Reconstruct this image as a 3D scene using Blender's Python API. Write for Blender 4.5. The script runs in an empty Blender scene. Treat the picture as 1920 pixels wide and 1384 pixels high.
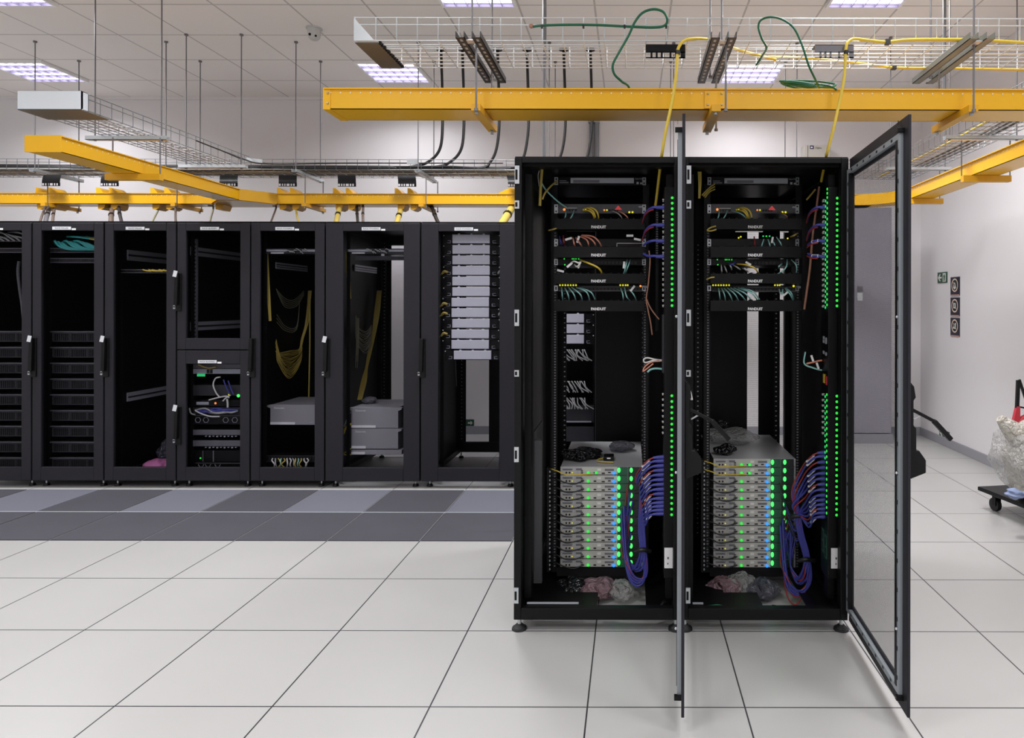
import bpy, math, random
from mathutils import Vector, Matrix
random.seed(7)
SC = bpy.context.scene
C = SC.collection
F = 1266.0; VX = 1182.0; VY = 572.0; CZ = 1.5316; ROLL = 0.00196
PI = math.pi

def P(px, py, d):
    """point at distance d in front of the camera's plane seen at photo pixel (px, py)"""
    du, dv = px - VX, py - VY
    c, s = math.cos(ROLL), math.sin(ROLL)
    u = du * c + dv * s; v = -du * s + dv * c
    return Vector((u * d / F, d, CZ - v * d / F))
def zz(py, d, px=1182): return P(px, py, d).z
def xx(px, d, py=572): return P(px, py, d).x

# ------------------------------------------------------------ materials
MATS = {}
def mat(name, col, rough=0.5, metal=0.0, spec=0.5, emit=None, es=0.0, noise=0.0, nscale=30, bump=0.0, coat=0.0, trans=0.0, alpha=None):
    m = bpy.data.materials.new(name); m.use_nodes = True
    nt = m.node_tree; b = nt.nodes['Principled BSDF']
    b.inputs['Base Color'].default_value = (*col, 1)
    b.inputs['Roughness'].default_value = rough
    b.inputs['Metallic'].default_value = metal
    b.inputs['Specular IOR Level'].default_value = spec
    b.inputs['Coat Weight'].default_value = coat
    if trans: b.inputs['Transmission Weight'].default_value = trans
    if alpha is not None: b.inputs['Alpha'].default_value = alpha
    if emit:
        b.inputs['Emission Color'].default_value = (*emit, 1); b.inputs['Emission Strength'].default_value = es
    if noise or bump:
        tc = nt.nodes.new('ShaderNodeTexCoord'); n = nt.nodes.new('ShaderNodeTexNoise')
        n.inputs['Scale'].default_value = nscale; n.inputs['Detail'].default_value = 4
        nt.links.new(tc.outputs['Object'], n.inputs['Vector'])
        if noise:
            mx = nt.nodes.new('ShaderNodeMix'); mx.data_type = 'RGBA'
            mx.inputs[6].default_value = (*[c * (1 - noise) for c in col], 1)
            mx.inputs[7].default_value = (*[min(1, c * (1 + noise)) for c in col], 1)
            nt.links.new(n.outputs['Fac'], mx.inputs[0]); nt.links.new(mx.outputs[2], b.inputs['Base Color'])
        if bump:
            bp = nt.nodes.new('ShaderNodeBump'); bp.inputs['Strength'].default_value = bump; bp.inputs['Distance'].default_value = 0.002
            nt.links.new(n.outputs['Fac'], bp.inputs['Height']); nt.links.new(bp.outputs['Normal'], b.inputs['Normal'])
    MATS[name] = m
    return m

mat('wall', (0.85, 0.835, 0.845), 0.6, noise=0.015, nscale=3)
mat('rack', (0.0045, 0.0045, 0.005), 0.45, spec=0.22, noise=0.08, nscale=40)
mat('rackdoor', (0.020, 0.019, 0.024), 0.5, spec=0.22, noise=0.08, nscale=40)
mat('black', (0.0035, 0.0035, 0.004), 0.4, spec=0.25)
mat('blackmatte', (0.007, 0.007, 0.008), 0.7, spec=0.2)
mat('rubber', (0.015, 0.015, 0.016), 0.6)
mat('dgrey', (0.035, 0.035, 0.04), 0.45, spec=0.3)
mat('mgrey', (0.16, 0.155, 0.17), 0.5, noise=0.03)
mat('boxgrey', (0.36, 0.352, 0.37), 0.5, noise=0.03)
mat('lgrey', (0.42, 0.44, 0.48), 0.4, noise=0.03)
mat('silver', (0.78, 0.79, 0.86), 0.42, metal=0.15, noise=0.05, nscale=20)
mat('galv', (0.62, 0.66, 0.68), 0.38, metal=0.75, noise=0.10, nscale=25)
mat('wire', (0.70, 0.74, 0.76), 0.35, metal=0.6)
mat('wiredark', (0.30, 0.32, 0.34), 0.35, metal=0.8)
mat('galvlit', (0.80, 0.86, 0.90), 0.35, metal=0.25)  # galvanised metal lightened for the light falling on the cap's front
mat('strutshade', (0.035, 0.035, 0.032), 0.4, metal=0.3)  # shadow on the channels' underside put into the base colour
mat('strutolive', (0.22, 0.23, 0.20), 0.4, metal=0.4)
mat('lip', (0.095, 0.095, 0.105), 0.4)
mat('bayline', (0.035, 0.035, 0.04), 0.5)
mat('face', (0.085, 0.085, 0.095), 0.4, metal=0.2)
mat('steel', (0.45, 0.47, 0.49), 0.35, metal=0.8, noise=0.05)
mat('doorsteel', (0.36, 0.40, 0.43), 0.4, metal=0.4, noise=0.05)
mat('olive', (0.17, 0.16, 0.13), 0.45, metal=0.4)
mat('yellow', (0.86, 0.46, 0.008), 0.32, noise=0.03, nscale=8, coat=0.15)
mat('yellowdark', (0.72, 0.37, 0.010), 0.4, noise=0.05)
mat('hole', (0.9, 0.8, 0.6), 0.5)  # pale dots painted for the light showing through the duct's holes
mat('white', (0.92, 0.92, 0.92), 0.5)
mat('plate', (0.72, 0.75, 0.78), 0.5)
mat('ink', (0.12, 0.12, 0.13), 0.6)
mat('cy', (0.75, 0.55, 0.06), 0.45)
mat('cydim', (0.60, 0.46, 0.10), 0.5)
mat('rod', (0.20, 0.20, 0.21), 0.4, metal=0.5)
mat('cteal', (0.30, 0.62, 0.58), 0.45)
mat('cteal2', (0.05, 0.42, 0.40), 0.45)
mat('cgreen', (0.004, 0.12, 0.055), 0.4)
mat('corange', (0.75, 0.30, 0.20), 0.45)
mat('cred', (0.33, 0.035, 0.035), 0.45)
mat('cblue', (0.055, 0.06, 0.33), 0.4)
mat('cbrown', (0.36, 0.17, 0.11), 0.5)
mat('cdrop', (0.16, 0.12, 0.10), 0.5)
mat('cgrey', (0.42, 0.42, 0.40), 0.5)
mat('cwhite', (0.78, 0.76, 0.72), 0.45)
mat('cblack', (0.010, 0.010, 0.011), 0.4)
mat('colive', (0.32, 0.31, 0.20), 0.5)
mat('server', (0.52, 0.515, 0.475), 0.42, metal=0.1, noise=0.08, nscale=60)
mat('servertop', (0.55, 0.56, 0.57), 0.36, metal=0.25, noise=0.05)
mat('port', (0.010, 0.010, 0.010), 0.6)
mat('portwhite', (0.75, 0.75, 0.70), 0.5)
mat('vgreen', (0.02, 0.10, 0.06), 0.5)
mat('base', (0.33, 0.33, 0.36), 0.5)
mat('column', (0.34, 0.325, 0.375), 0.55)  # lilac-grey base colour carries the shade on a white wall column
mat('tilelight', (0.165, 0.17, 0.205), 0.45, noise=0.05, nscale=5)
mat('tiledark', (0.080, 0.080, 0.094), 0.45, noise=0.10, nscale=4)
mat('tilerim', (0.62, 0.68, 0.70), 0.35, metal=0.3)
mat('pinkcloth', (0.42, 0.12, 0.28), 0.7)
mat('red', (0.55, 0.03, 0.05), 0.4)
mat('signnavy', (0.012, 0.012, 0.03), 0.4)
mat('signcream', (0.80, 0.66, 0.50), 0.5)
mat('signpink', (0.62, 0.33, 0.27), 0.5)
mat('signgreen', (0.010, 0.075, 0.04), 0.4)
mat('signwhite', (0.75, 0.78, 0.70), 0.5)
mat('bluefoil', (0.22, 0.28, 0.45), 0.4)
mat('channel', (0.10, 0.10, 0.105), 0.5)
mat('panelbox', (0.62, 0.60, 0.55), 0.5)
mat('panelmark', (0.012, 0.012, 0.06), 0.5)
mat('camwhite', (0.58, 0.58, 0.56), 0.4)  # white housing darkened, its shading put into the base colour
mat('conduit', (0.24, 0.25, 0.27), 0.4, metal=0.3)
mat('louver', (0.50, 0.46, 0.68), 0.3, metal=0.2)
def emitter(n, c, s, base=(0.02, 0.02, 0.02)): mat(n, base, 0.4, emit=c, es=s)
emitter('tube', (0.93, 0.90, 1.0), 4)
emitter('ledgreen', (0.03, 0.75, 0.06), 1.0)
emitter('ledgreenbig', (0.06, 1.0, 0.13), 1.6)
emitter('ledgreenmint', (0.03, 0.6, 0.18), 0.9)
emitter('ledblue', (0.015, 0.22, 1.0), 1.6)
emitter('ledyellow', (0.75, 0.72, 0.03), 1.0)
emitter('ledorange', (1.0, 0.28, 0.06), 1.2)
emitter('ledred', (0.6, 0.05, 0.05), 0.6)
for n in ('tube', 'ledgreen', 'ledgreenbig', 'ledgreenmint', 'ledblue', 'ledyellow', 'ledorange', 'ledred'):
    MATS[n].cycles.emission_sampling = 'NONE'

def mix_transparent(name, fac, col, rough, gloss=False, tint=(1, 1, 1)):
    m = bpy.data.materials.new(name); m.use_nodes = True; nt = m.node_tree; b = nt.nodes['Principled BSDF']
    b.inputs['Base Color'].default_value = (*col, 1); b.inputs['Roughness'].default_value = rough
    t = nt.nodes.new('ShaderNodeBsdfTransparent'); t.inputs[0].default_value = (*tint, 1)
    mx = nt.nodes.new('ShaderNodeMixShader'); out = nt.nodes['Material Output']
    if gloss:
        fr = nt.nodes.new('ShaderNodeLayerWeight'); fr.inputs[0].default_value = 0.12
        mm = nt.nodes.new('ShaderNodeMath'); mm.operation = 'MULTIPLY_ADD'
        mm.inputs[1].default_value = 0.4; mm.inputs[2].default_value = 1 - fac
        nt.links.new(fr.outputs['Facing'], mm.inputs[0]); nt.links.new(mm.outputs[0], mx.inputs[0])
    else:
        mx.inputs[0].default_value = 1 - fac
    nt.links.new(t.outputs[0], mx.inputs[1]); nt.links.new(b.outputs[0], mx.inputs[2]); nt.links.new(mx.outputs[0], out.inputs['Surface'])
    MATS[name] = m
    return m
mix_transparent('doorpane', 0.985, (0.01, 0.01, 0.012), 0.25, gloss=False, tint=(0.86, 0.86, 0.88))
def film(name, col, clear, rough=0.16):
    m = mix_transparent(name, clear, col, rough, gloss=True); nt = m.node_tree
    b = nt.nodes['Principled BSDF']; b.inputs['Specular IOR Level'].default_value = 0.9
    tc = nt.nodes.new('ShaderNodeTexCoord'); v = nt.nodes.new('ShaderNodeTexVoronoi'); v.inputs['Scale'].default_value = 34
    n = nt.nodes.new('ShaderNodeTexNoise'); n.inputs['Scale'].default_value = 20; n.inputs['Detail'].default_value = 3
    nt.links.new(tc.outputs['Object'], n.inputs['Vector'])
    ad = nt.nodes.new('ShaderNodeVectorMath'); ad.operation = 'MULTIPLY_ADD'; ad.inputs[1].default_value = (.08, .08, .08)
    nt.links.new(n.outputs['Color'], ad.inputs[0]); nt.links.new(tc.outputs['Object'], ad.inputs[2]); nt.links.new(ad.outputs[0], v.inputs['Vector'])
    bp = nt.nodes.new('ShaderNodeBump'); bp.inputs['Strength'].default_value = 1.0; bp.inputs['Distance'].default_value = 0.02
    nt.links.new(v.outputs['Distance'], bp.inputs['Height']); nt.links.new(bp.outputs['Normal'], b.inputs['Normal'])
film('bagclear', (0.62, 0.62, 0.60), 0.62)
film('bagpink', (0.36, 0.22, 0.25), 0.35)
film('bagsmoke', (0.10, 0.10, 0.13), 0.40)
film('bagblack', (0.010, 0.010, 0.012), 0.04, 0.14)
film('bagstuff', (0.58, 0.55, 0.48), 0.02, 0.22)

# perforated steel: staggered round holes, cut by the pattern itself
m = bpy.data.materials.new('perforated'); m.use_nodes = True; nt = m.node_tree; b = nt.nodes['Principled BSDF']
b.inputs['Base Color'].default_value = (0.035, 0.034, 0.04, 1); b.inputs['Roughness'].default_value = 0.4
tc = nt.nodes.new('ShaderNodeTexCoord'); sp = nt.nodes.new('ShaderNodeSeparateXYZ'); nt.links.new(tc.outputs['Object'], sp.inputs[0])
def mth(op, a, bb=None, v=None):
    n = nt.nodes.new('ShaderNodeMath'); n.operation = op
    nt.links.new(a, n.inputs[0])
    if bb is not None: nt.links.new(bb, n.inputs[1])
    if v is not None: n.inputs[1].default_value = v
    return n.outputs[0]
cy = mth('COSINE', mth('MULTIPLY', mth('ADD', sp.outputs[0], sp.outputs[1]), v=PI / 0.0046)); cz = mth('COSINE', mth('MULTIPLY', sp.outputs[2], v=PI / 0.0046))
hole = mth('GREATER_THAN', mth('ABSOLUTE', mth('MULTIPLY', cy, cz)), v=0.155)
tr = nt.nodes.new('ShaderNodeBsdfTransparent'); mx = nt.nodes.new('ShaderNodeMixShader')
nt.links.new(hole, mx.inputs[0]); nt.links.new(b.outputs[0], mx.inputs[1]); nt.links.new(tr.outputs[0], mx.inputs[2])
nt.links.new(mx.outputs[0], nt.nodes['Material Output'].inputs['Surface']); MATS['perforated'] = m

def grid_mat(name, col, line, x0, y0, s, w, rough, noise, line_lo=None, bump=0.0):
    m = bpy.data.materials.new(name); m.use_nodes = True; nt = m.node_tree; b = nt.nodes['Principled BSDF']
    b.inputs['Roughness'].default_value = rough
    g = nt.nodes.new('ShaderNodeNewGeometry'); sp = nt.nodes.new('ShaderNodeSeparateXYZ'); nt.links.new(g.outputs['Position'], sp.inputs[0])
    def M(op, a, bb=None, v=None):
        n = nt.nodes.new('ShaderNodeMath'); n.operation = op
        nt.links.new(a, n.inputs[0])
        if bb is not None: nt.links.new(bb, n.inputs[1])
        if v is not None: n.inputs[1].default_value = v
        return n.outputs[0]
    def lines(o, o0):
        f = M('FRACT', M('DIVIDE', M('SUBTRACT', o, v=o0 - 50 * s), v=s))
        e = M('MINIMUM', f, M('SUBTRACT', M('MULTIPLY', f, v=-1.0), v=-1.0))
        return M('LESS_THAN', e, v=w / 2 / s)
    ln = M('MAXIMUM', lines(sp.outputs[0], x0), lines(sp.outputs[1], y0))
    # tile to tile tone and faint speckle
    def cell(o, o0): return M('FLOOR', M('DIVIDE', M('SUBTRACT', o, v=o0), v=s))
    cb = nt.nodes.new('ShaderNodeCombineXYZ'); nt.links.new(cell(sp.outputs[0], x0), cb.inputs[0]); nt.links.new(cell(sp.outputs[1], y0), cb.inputs[1])
    wn = nt.nodes.new('ShaderNodeTexWhiteNoise'); nt.links.new(cb.outputs[0], wn.inputs['Vector'])
    nz = nt.nodes.new('ShaderNodeTexNoise'); nz.inputs['Scale'].default_value = 2.2; nz.inputs['Detail'].default_value = 6
    nt.links.new(g.outputs['Position'], nz.inputs['Vector'])
    t = M('ADD', M('MULTIPLY', wn.outputs['Value'], v=0.35), M('MULTIPLY', nz.outputs['Fac'], v=0.65))
    mx = nt.nodes.new('ShaderNodeMix'); mx.data_type = 'RGBA'
    mx.inputs[6].default_value = (*[c * (1 - noise) for c in col], 1); mx.inputs[7].default_value = (*[c * (1 + noise) for c in col], 1)
    nt.links.new(t, mx.inputs[0])
    m2 = nt.nodes.new('ShaderNodeMix'); m2.data_type = 'RGBA'; m2.inputs[7].default_value = (*line, 1)
    nt.links.new(ln, m2.inputs[0]); nt.links.new(mx.outputs[2], m2.inputs[6]); nt.links.new(m2.outputs[2], b.inputs['Base Color'])
    MATS[name] = m
grid_mat('floortile', (0.455, 0.452, 0.438), (0.035, 0.035, 0.04), -0.1609, 2.5707, 0.6, 0.0062, 0.30, 0.05)
grid_mat('ceiltile', (0.90, 0.865, 0.83), (0.56, 0.54, 0.52), 0.3264, 5.516, 0.6235, 0.016, 0.8, 0.03)

# ------------------------------------------------------------ mesh builder
def smooth_pts(pts, n):
    pts = [Vector(p) for p in pts]
    if n <= 1 or len(pts) < 3: return pts
    q = [pts[0] * 2 - pts[1]] + pts + [pts[-1] * 2 - pts[-2]]
    out = []
    for i in range(1, len(q) - 2):
        p0, p1, p2, p3 = q[i - 1:i + 3]
        for k in range(n):
            t = k / n
            out.append(0.5 * ((2 * p1) + (p2 - p0) * t + (2 * p0 - 5 * p1 + 4 * p2 - p3) * t * t + (3 * p1 - p0 - 3 * p2 + p3) * t ** 3))
    out.append(pts[-1])
    return out

class MB:
    def __init__(self, m='rack', xf=None):
        self.v = []; self.f = []; self.mi = []; self.sm = []; self.names = []; self.cur = None; self.xf = xf; self.use(m)
    def use(self, m):
        if m not in self.names: self.names.append(m)
        self.cur = self.names.index(m); return self
    def add(self, vs, fs, smooth=False):
        o = len(self.v); self.v += [Vector(v) for v in vs]
        for f in fs:
            self.f.append([i + o for i in f]); self.mi.append(self.cur); self.sm.append(smooth)
        return self
    def box(self, x0, x1, y0, y1, z0, z1):
        x0, x1 = sorted((x0, x1)); y0, y1 = sorted((y0, y1)); z0, z1 = sorted((z0, z1))
        return self.add([(x0, y0, z0), (x1, y0, z0), (x1, y1, z0), (x0, y1, z0), (x0, y0, z1), (x1, y0, z1), (x1, y1, z1), (x0, y1, z1)],
                        [(0, 3, 2, 1), (4, 5, 6, 7), (0, 1, 5, 4), (1, 2, 6, 5), (2, 3, 7, 6), (3, 0, 4, 7)])
    def cbox(self, c, sx, sy, sz): return self.box(c[0] - sx / 2, c[0] + sx / 2, c[1] - sy / 2, c[1] + sy / 2, c[2] - sz / 2, c[2] + sz / 2)
    def bar(self, p0, p1, w, h, up=(0, 0, 1)):
        p0, p1 = Vector(p0), Vector(p1); t = (p1 - p0).normalized(); s = t.cross(Vector(up))
        if s.length < 1e-4: s = t.cross(Vector((0, 1, 0)))
        s.normalize(); u = s.cross(t)
        vs = [p + s * a * w / 2 + u * b * h / 2 for p in (p0, p1) for a, b in ((-1, -1), (1, -1), (1, 1), (-1, 1))]
        return self.add(vs, [(0, 1, 2, 3), (4, 7, 6, 5), (0, 4, 5, 1), (1, 5, 6, 2), (2, 6, 7, 3), (3, 7, 4, 0)])
    def tube(self, pts, r, n=8, steps=6, r1=None):
        p = smooth_pts(pts, steps); N = len(p)
        t0 = (p[1] - p[0]).normalized(); ref = Vector((0, 0, 1)) if abs(t0.z) < 0.9 else Vector((1, 0, 0))
        u = t0.cross(ref).normalized(); vs = []
        for i in range(N):
            t = (p[min(i + 1, N - 1)] - p[max(i - 1, 0)])
            if t.length < 1e-9: t = t0
            t.normalize(); u = (u - t * u.dot(t))
            if u.length < 1e-6: u = t.orthogonal()
            u.normalize(); w = t.cross(u); rr = r if r1 is None else r + (r1 - r) * i / (N - 1)
            vs += [p[i] + (u * math.cos(2 * PI * k / n) + w * math.sin(2 * PI * k / n)) * rr for k in range(n)]
        fs = [(i * n + k, i * n + (k + 1) % n, (i + 1) * n + (k + 1) % n, (i + 1) * n + k) for i in range(N - 1) for k in range(n)]
        self.add(vs, fs, True)
        return self.add([vs[k] for k in range(n)] + [vs[(N - 1) * n + k] for k in range(n)], [tuple(reversed(range(n))), tuple(range(n, 2 * n))])
    def cyl(self, p0, p1, r, n=12, r1=None): return self.tube([p0, p1], r, n, 1, r1)
    def ball(self, c, r, n=14, m=9, jit=0.0, rnd=None):
        c = Vector(c); r = Vector(r) if not isinstance(r, (int, float)) else Vector((r, r, r)); rnd = rnd or random
        vs = [c + Vector((0, 0, -r.z))]
        for j in range(1, m):
            a = -PI / 2 + PI * j / m
            for k in range(n):
                q = 1 + jit * (rnd.random() - 0.5) * 2
                vs.append(c + Vector((r.x * math.cos(a) * math.cos(2 * PI * k / n) * q, r.y * math.cos(a) * math.sin(2 * PI * k / n) * q, r.z * math.sin(a) * (1 + jit * (rnd.random() - 0.5)))))
        vs.append(c + Vector((0, 0, r.z))); L = len(vs) - 1
        fs = [(0, 1 + (k + 1) % n, 1 + k) for k in range(n)]
        for j in range(m - 2):
            for k in range(n):
                a = 1 + j * n + k; b = 1 + j * n + (k + 1) % n
                fs.append((a, b, b + n, a + n))
        o = 1 + (m - 2) * n
        fs += [(o + k, o + (k + 1) % n, L) for k in range(n)]
        return self.add(vs, fs, True)
    def prism(self, poly, axis, a0, a1):
        """poly: 2D outline; axis 'x' -> (a,u,v), 'y' -> (u,a,v), 'z' -> (u,v,a)"""
        def pt(a, u, v): return {'x': (a, u, v), 'y': (u, a, v), 'z': (u, v, a)}[axis]
        n = len(poly); vs = [pt(a0, *p) for p in poly] + [pt(a1, *p) for p in poly]
        fs = [tuple(range(n)), tuple(reversed(range(n, 2 * n)))] + [(i, i + n, (i + 1) % n + n, (i + 1) % n) for i in range(n)]
        return self.add(vs, fs)
    def frame(self, x0, x1, z0, z1, y0, y1, l, r, b, t):
        """rectangular frame in the XZ plane with border widths l r b t"""
        self.box(x0, x0 + l, y0, y1, z0, z1); self.box(x1 - r, x1, y0, y1, z0, z1)
        self.box(x0 + l, x1 - r, y0, y1, z0, z0 + b); return self.box(x0 + l, x1 - r, y0, y1, z1 - t, z1)
    def build(self, name, parent=None, bevel=0.0, fixn=False):
        vs = [self.xf @ v for v in self.v] if self.xf is not None else self.v
        if parent is None:
            lo = [min(v[i] for v in vs) for i in range(3)]; hi = [max(v[i] for v in vs) for i in range(3)]
            org = Vector(((lo[0] + hi[0]) / 2, (lo[1] + hi[1]) / 2, lo[2]))
        else: org = Vector(parent['org'])
        me = bpy.data.meshes.new(name); me.from_pydata([v - org for v in vs], [], self.f)
        for n in self.names: me.materials.append(MATS[n])
        me.polygons.foreach_set('material_index', self.mi); me.polygons.foreach_set('use_smooth', self.sm)
        me.update()
        if fixn or self.xf is not None or True:
            import bmesh
            bm = bmesh.new(); bm.from_mesh(me); bmesh.ops.recalc_face_normals(bm, faces=bm.faces); bm.to_mesh(me); bm.free()
        o = bpy.data.objects.new(name, me); C.objects.link(o)
        if parent is None: o.location = org
        else: o.parent = parent
        o['org'] = tuple(org)
        if bevel:
            md = o.modifiers.new('bevel', 'BEVEL'); md.width = bevel; md.segments = 2; md.limit_method = 'ANGLE'
        return o

def tag(o, label, cat, group=None, kind=None):
    o['label'] = label; o['category'] = cat
    if group: o['group'] = group
    if kind: o['kind'] = kind
    return o
def thing(name, label, cat, loc=(0, 0, 0), group=None):
    o = bpy.data.objects.new(name, None); C.objects.link(o); o.location = loc; o['org'] = tuple(loc); o.empty_display_size = 0.1
    return tag(o, label, cat, group)
def struct(name, mb, bevel=0.0):
    o = mb.build(name, None, bevel); o['kind'] = 'structure'; return o
def plab(o, label): o['label'] = label; return o
def bx(name, m, parent, x0, x1, y0, y1, z0, z1, bevel=0.0): return MB(m).box(x0, x1, y0, y1, z0, z1).build(name, parent, bevel)
def dup(root, loc, label=None, group=None):
    r = root.copy(); C.objects.link(r); r.location = loc; r['org'] = tuple(loc)
    if label: r['label'] = label
    if group: r['group'] = group
    for ch in list(root.children):
        c = ch.copy(); C.objects.link(c); c.parent = r
        for g in list(ch.children):
            d = g.copy(); C.objects.link(d); d.parent = c
    return r
TXT = {}
def text(s, size, mname, parent, name, origin, rot=(PI / 2, 0, 0), ext=0.0006, align='CENTER', sx=1.0, bold=0.0):
    cu = bpy.data.curves.new('t', 'FONT'); cu.body = s; cu.size = size; cu.align_x = align; cu.align_y = 'CENTER'; cu.extrude = ext; cu.resolution_u = 2; cu.offset = bold * size
    o = bpy.data.objects.new('t', cu); C.objects.link(o); bpy.context.view_layer.update()
    me = bpy.data.meshes.new_from_object(o.evaluated_get(bpy.context.evaluated_depsgraph_get()))
    bpy.data.objects.remove(o); bpy.data.curves.remove(cu)
    from mathutils import Euler
    org = Vector(parent['org']) if parent else Vector((0, 0, 0))
    M = Matrix.Translation(Vector(origin) - org) @ Euler(rot).to_matrix().to_4x4() @ Matrix.Diagonal((sx, 1, 1, 1))
    me.transform(M); me.materials.clear(); me.materials.append(MATS[mname]); me.name = name
    ob = bpy.data.objects.new(name, me); C.objects.link(ob)
    ob.parent = parent; ob['org'] = tuple(org)
    return ob
def cable(name, label, cat, pts, r, m, group=None, n=8, steps=6):
    o = MB(m).tube(pts, r, n, steps).build(name)
    return tag(o, label, cat, group)
ORD = 'first second third fourth fifth sixth seventh eighth ninth tenth eleventh twelfth thirteenth fourteenth fifteenth sixteenth seventeenth'.split()
def ordn(i): return ORD[i]
EXPOSURE = 0.15
SPREAD, E0, E1, E2 = 150, 17, 54, 28
# ============================================================ the room
XR, XL, YB, YF, ZC = 3.44, -8.5, 8.0, -4.2, 3.98
struct('floor', MB('floortile').box(XL - .1, XR + .1, YF - .1, YB + .1, -0.08, 0.0))
struct('ceiling', MB('ceiltile').box(XL - .1, XR + .1, YF - .1, YB + .1, ZC, ZC + .08))
struct('wall_back', MB('wall').box(XL - .1, XR + .1, YB, YB + .12, 0, ZC))
struct('wall_right', MB('wall').box(XR, XR + .12, YF, YB, 0, ZC))
struct('wall_left', MB('wall').box(XL - .12, XL, YF, YB, 0, ZC))
struct('wall_front', MB('wall').box(XL - .1, XR + .1, YF - .12, YF, 0, ZC))
struct('baseboard_back', MB('base').box(XL, XR, YB - .014, YB, 0, .095), .003)
struct('baseboard_right', MB('base').box(XR - .014, XR, YF, YB - .014, 0, .095), .003)
struct('trim_1', MB('wall').box(XL, XR, YB - .03, YB, ZC - .03, ZC))
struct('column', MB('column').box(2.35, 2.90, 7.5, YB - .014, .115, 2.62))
struct('baseboard_column', MB('base').box(2.34, 2.915, 7.485, YB - .014, 0, .105))

# vented floor panels along the closed racks
for j in (3, 4):
    for k in range(-9, -1):
        x0 = -0.1609 + .6 * k; y0 = 2.5707 + .6 * j
        light = (j == 4 and k % 2 == 0)
        t = thing('floor_tile', 'light blue-grey raised floor panel in the strip just before the closed racks' if light else
                  ('dark grey raised floor panel touching the white floor tiles' if j == 3 else 'dark grey raised floor panel between two light ones by the closed racks'),
                  'floor tile', (x0 + .3, y0 + .3, 0), 'light vented floor panels' if light else ('dark floor panels of the outer strip' if j == 3 else 'dark floor panels of the inner strip'))
        bx('panel', 'tilelight' if light else 'tiledark', t, x0 + .006, x0 + .594, y0 + .003, y0 + .588, 0, .004)
        bx('rim', 'tilerim', t, x0, x0 + .6, y0 + .588, y0 + .600, 0, .0045)

# ------------------------------------------------------------ ceiling lights
def fixture(x0, y0, label):
    s = .6235; x1, y1 = x0 + s, y0 + s
    t = thing('ceiling_light', label, 'ceiling light', (x0 + s / 2, y0 + s / 2, ZC - .03), 'square louvred ceiling lights')
    MB('white').box(x0 + .01, x1 - .01, y0 + .01, y0 + .03, ZC - .03, ZC).box(x0 + .01, x1 - .01, y1 - .03, y1 - .01, ZC - .03, ZC)\
        .box(x0 + .01, x0 + .03, y0 + .03, y1 - .03, ZC - .03, ZC).box(x1 - .03, x1 - .01, y0 + .03, y1 - .03, ZC - .03, ZC).build('light_frame', t)
    lo = MB('louver')
    for i in range(5):
        y = y0 + .03 + i * (s - .06) / 4; lo.box(x0 + .03, x1 - .03, y - .004, y + .004, ZC - .028, ZC - .002)
    for i in range(7):
        x = x0 + .03 + i * (s - .06) / 6; lo.box(x - .003, x + .003, y0 + .03, y1 - .03, ZC - .026, ZC - .006)
    lo.build('louver', t)
    for i in range(4):
        y = y0 + .03 + (i + .5) * (s - .06) / 4
        MB('tube').box(x0 + .04, x1 - .04, y - .030, y + .030, ZC - .014, ZC - .004).build('lamp_tube', t)
gx = lambda k: .3264 + .6235 * k
ya, yb = 6.763, 4.8925
fixture(gx(-11), ya, 'lit ceiling light above the left-end open tray, near the back wall')
fixture(gx(-5), ya, 'lit ceiling light partly hidden by the end plate of the long wire tray')
fixture(gx(1), ya, 'lit ceiling light behind the green cable loops, near the back wall')
fixture(gx(-9), yb, 'ceiling light at the top left corner of the photo, cut by its edge')
fixture(gx(-3), yb, 'ceiling light at the top edge of the photo above the long wire tray left part')
fixture(gx(2), yb, 'ceiling light at the top edge of the photo above the yellow-cabled tray part')
def lamp(x, y, e):
    L = bpy.data.lights.new('ceiling_lamp', 'AREA'); L.shape = 'SQUARE'; L.size = .56; L.energy = e; L.spread = math.radians(SPREAD); L.color = (0.955, 0.95, 0.985)
    o = bpy.data.objects.new('ceiling_lamp', L); C.objects.link(o); o.location = (x, y, ZC - .031); return o
for y, ks, e in ((7.08, (-11, -5, 1), E0), (5.20, (-9, -3, 2), E1), (3.33, (-11, -5, 1), E2), (1.46, (-9, -3, 2), E2), (-.41, (-11, -5, 1), E2), (-2.3, (-9, -3, 2), E2)):
    for k in ks: lamp(gx(k) + .31, y, e)

# dome camera on the ceiling
cx, cy_ = xx(588, 5.98), 5.98
t = thing('security_camera', 'small white dome security camera fixed to the ceiling tiles', 'camera', (cx, cy_, ZC - .13))
MB('camwhite').cyl((cx, cy_, ZC - .012), (cx, cy_, ZC), .068, 24).build('ceiling_mount', t)
b_ = MB('camwhite').cyl((cx, cy_, ZC - .07), (cx, cy_, ZC - .012), .052, 24, .056); b_.ball((cx, cy_, ZC - .07), (.052, .052, .045), 20, 10).build('camera_housing', t)
MB('black').ball((cx - .015, cy_ - .050, ZC - .075), (.012, .010, .012), 10, 6).ball((cx + .033, cy_ - .040, ZC - .085), (.010, .010, .010), 10, 6).build('lens', t)

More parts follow.
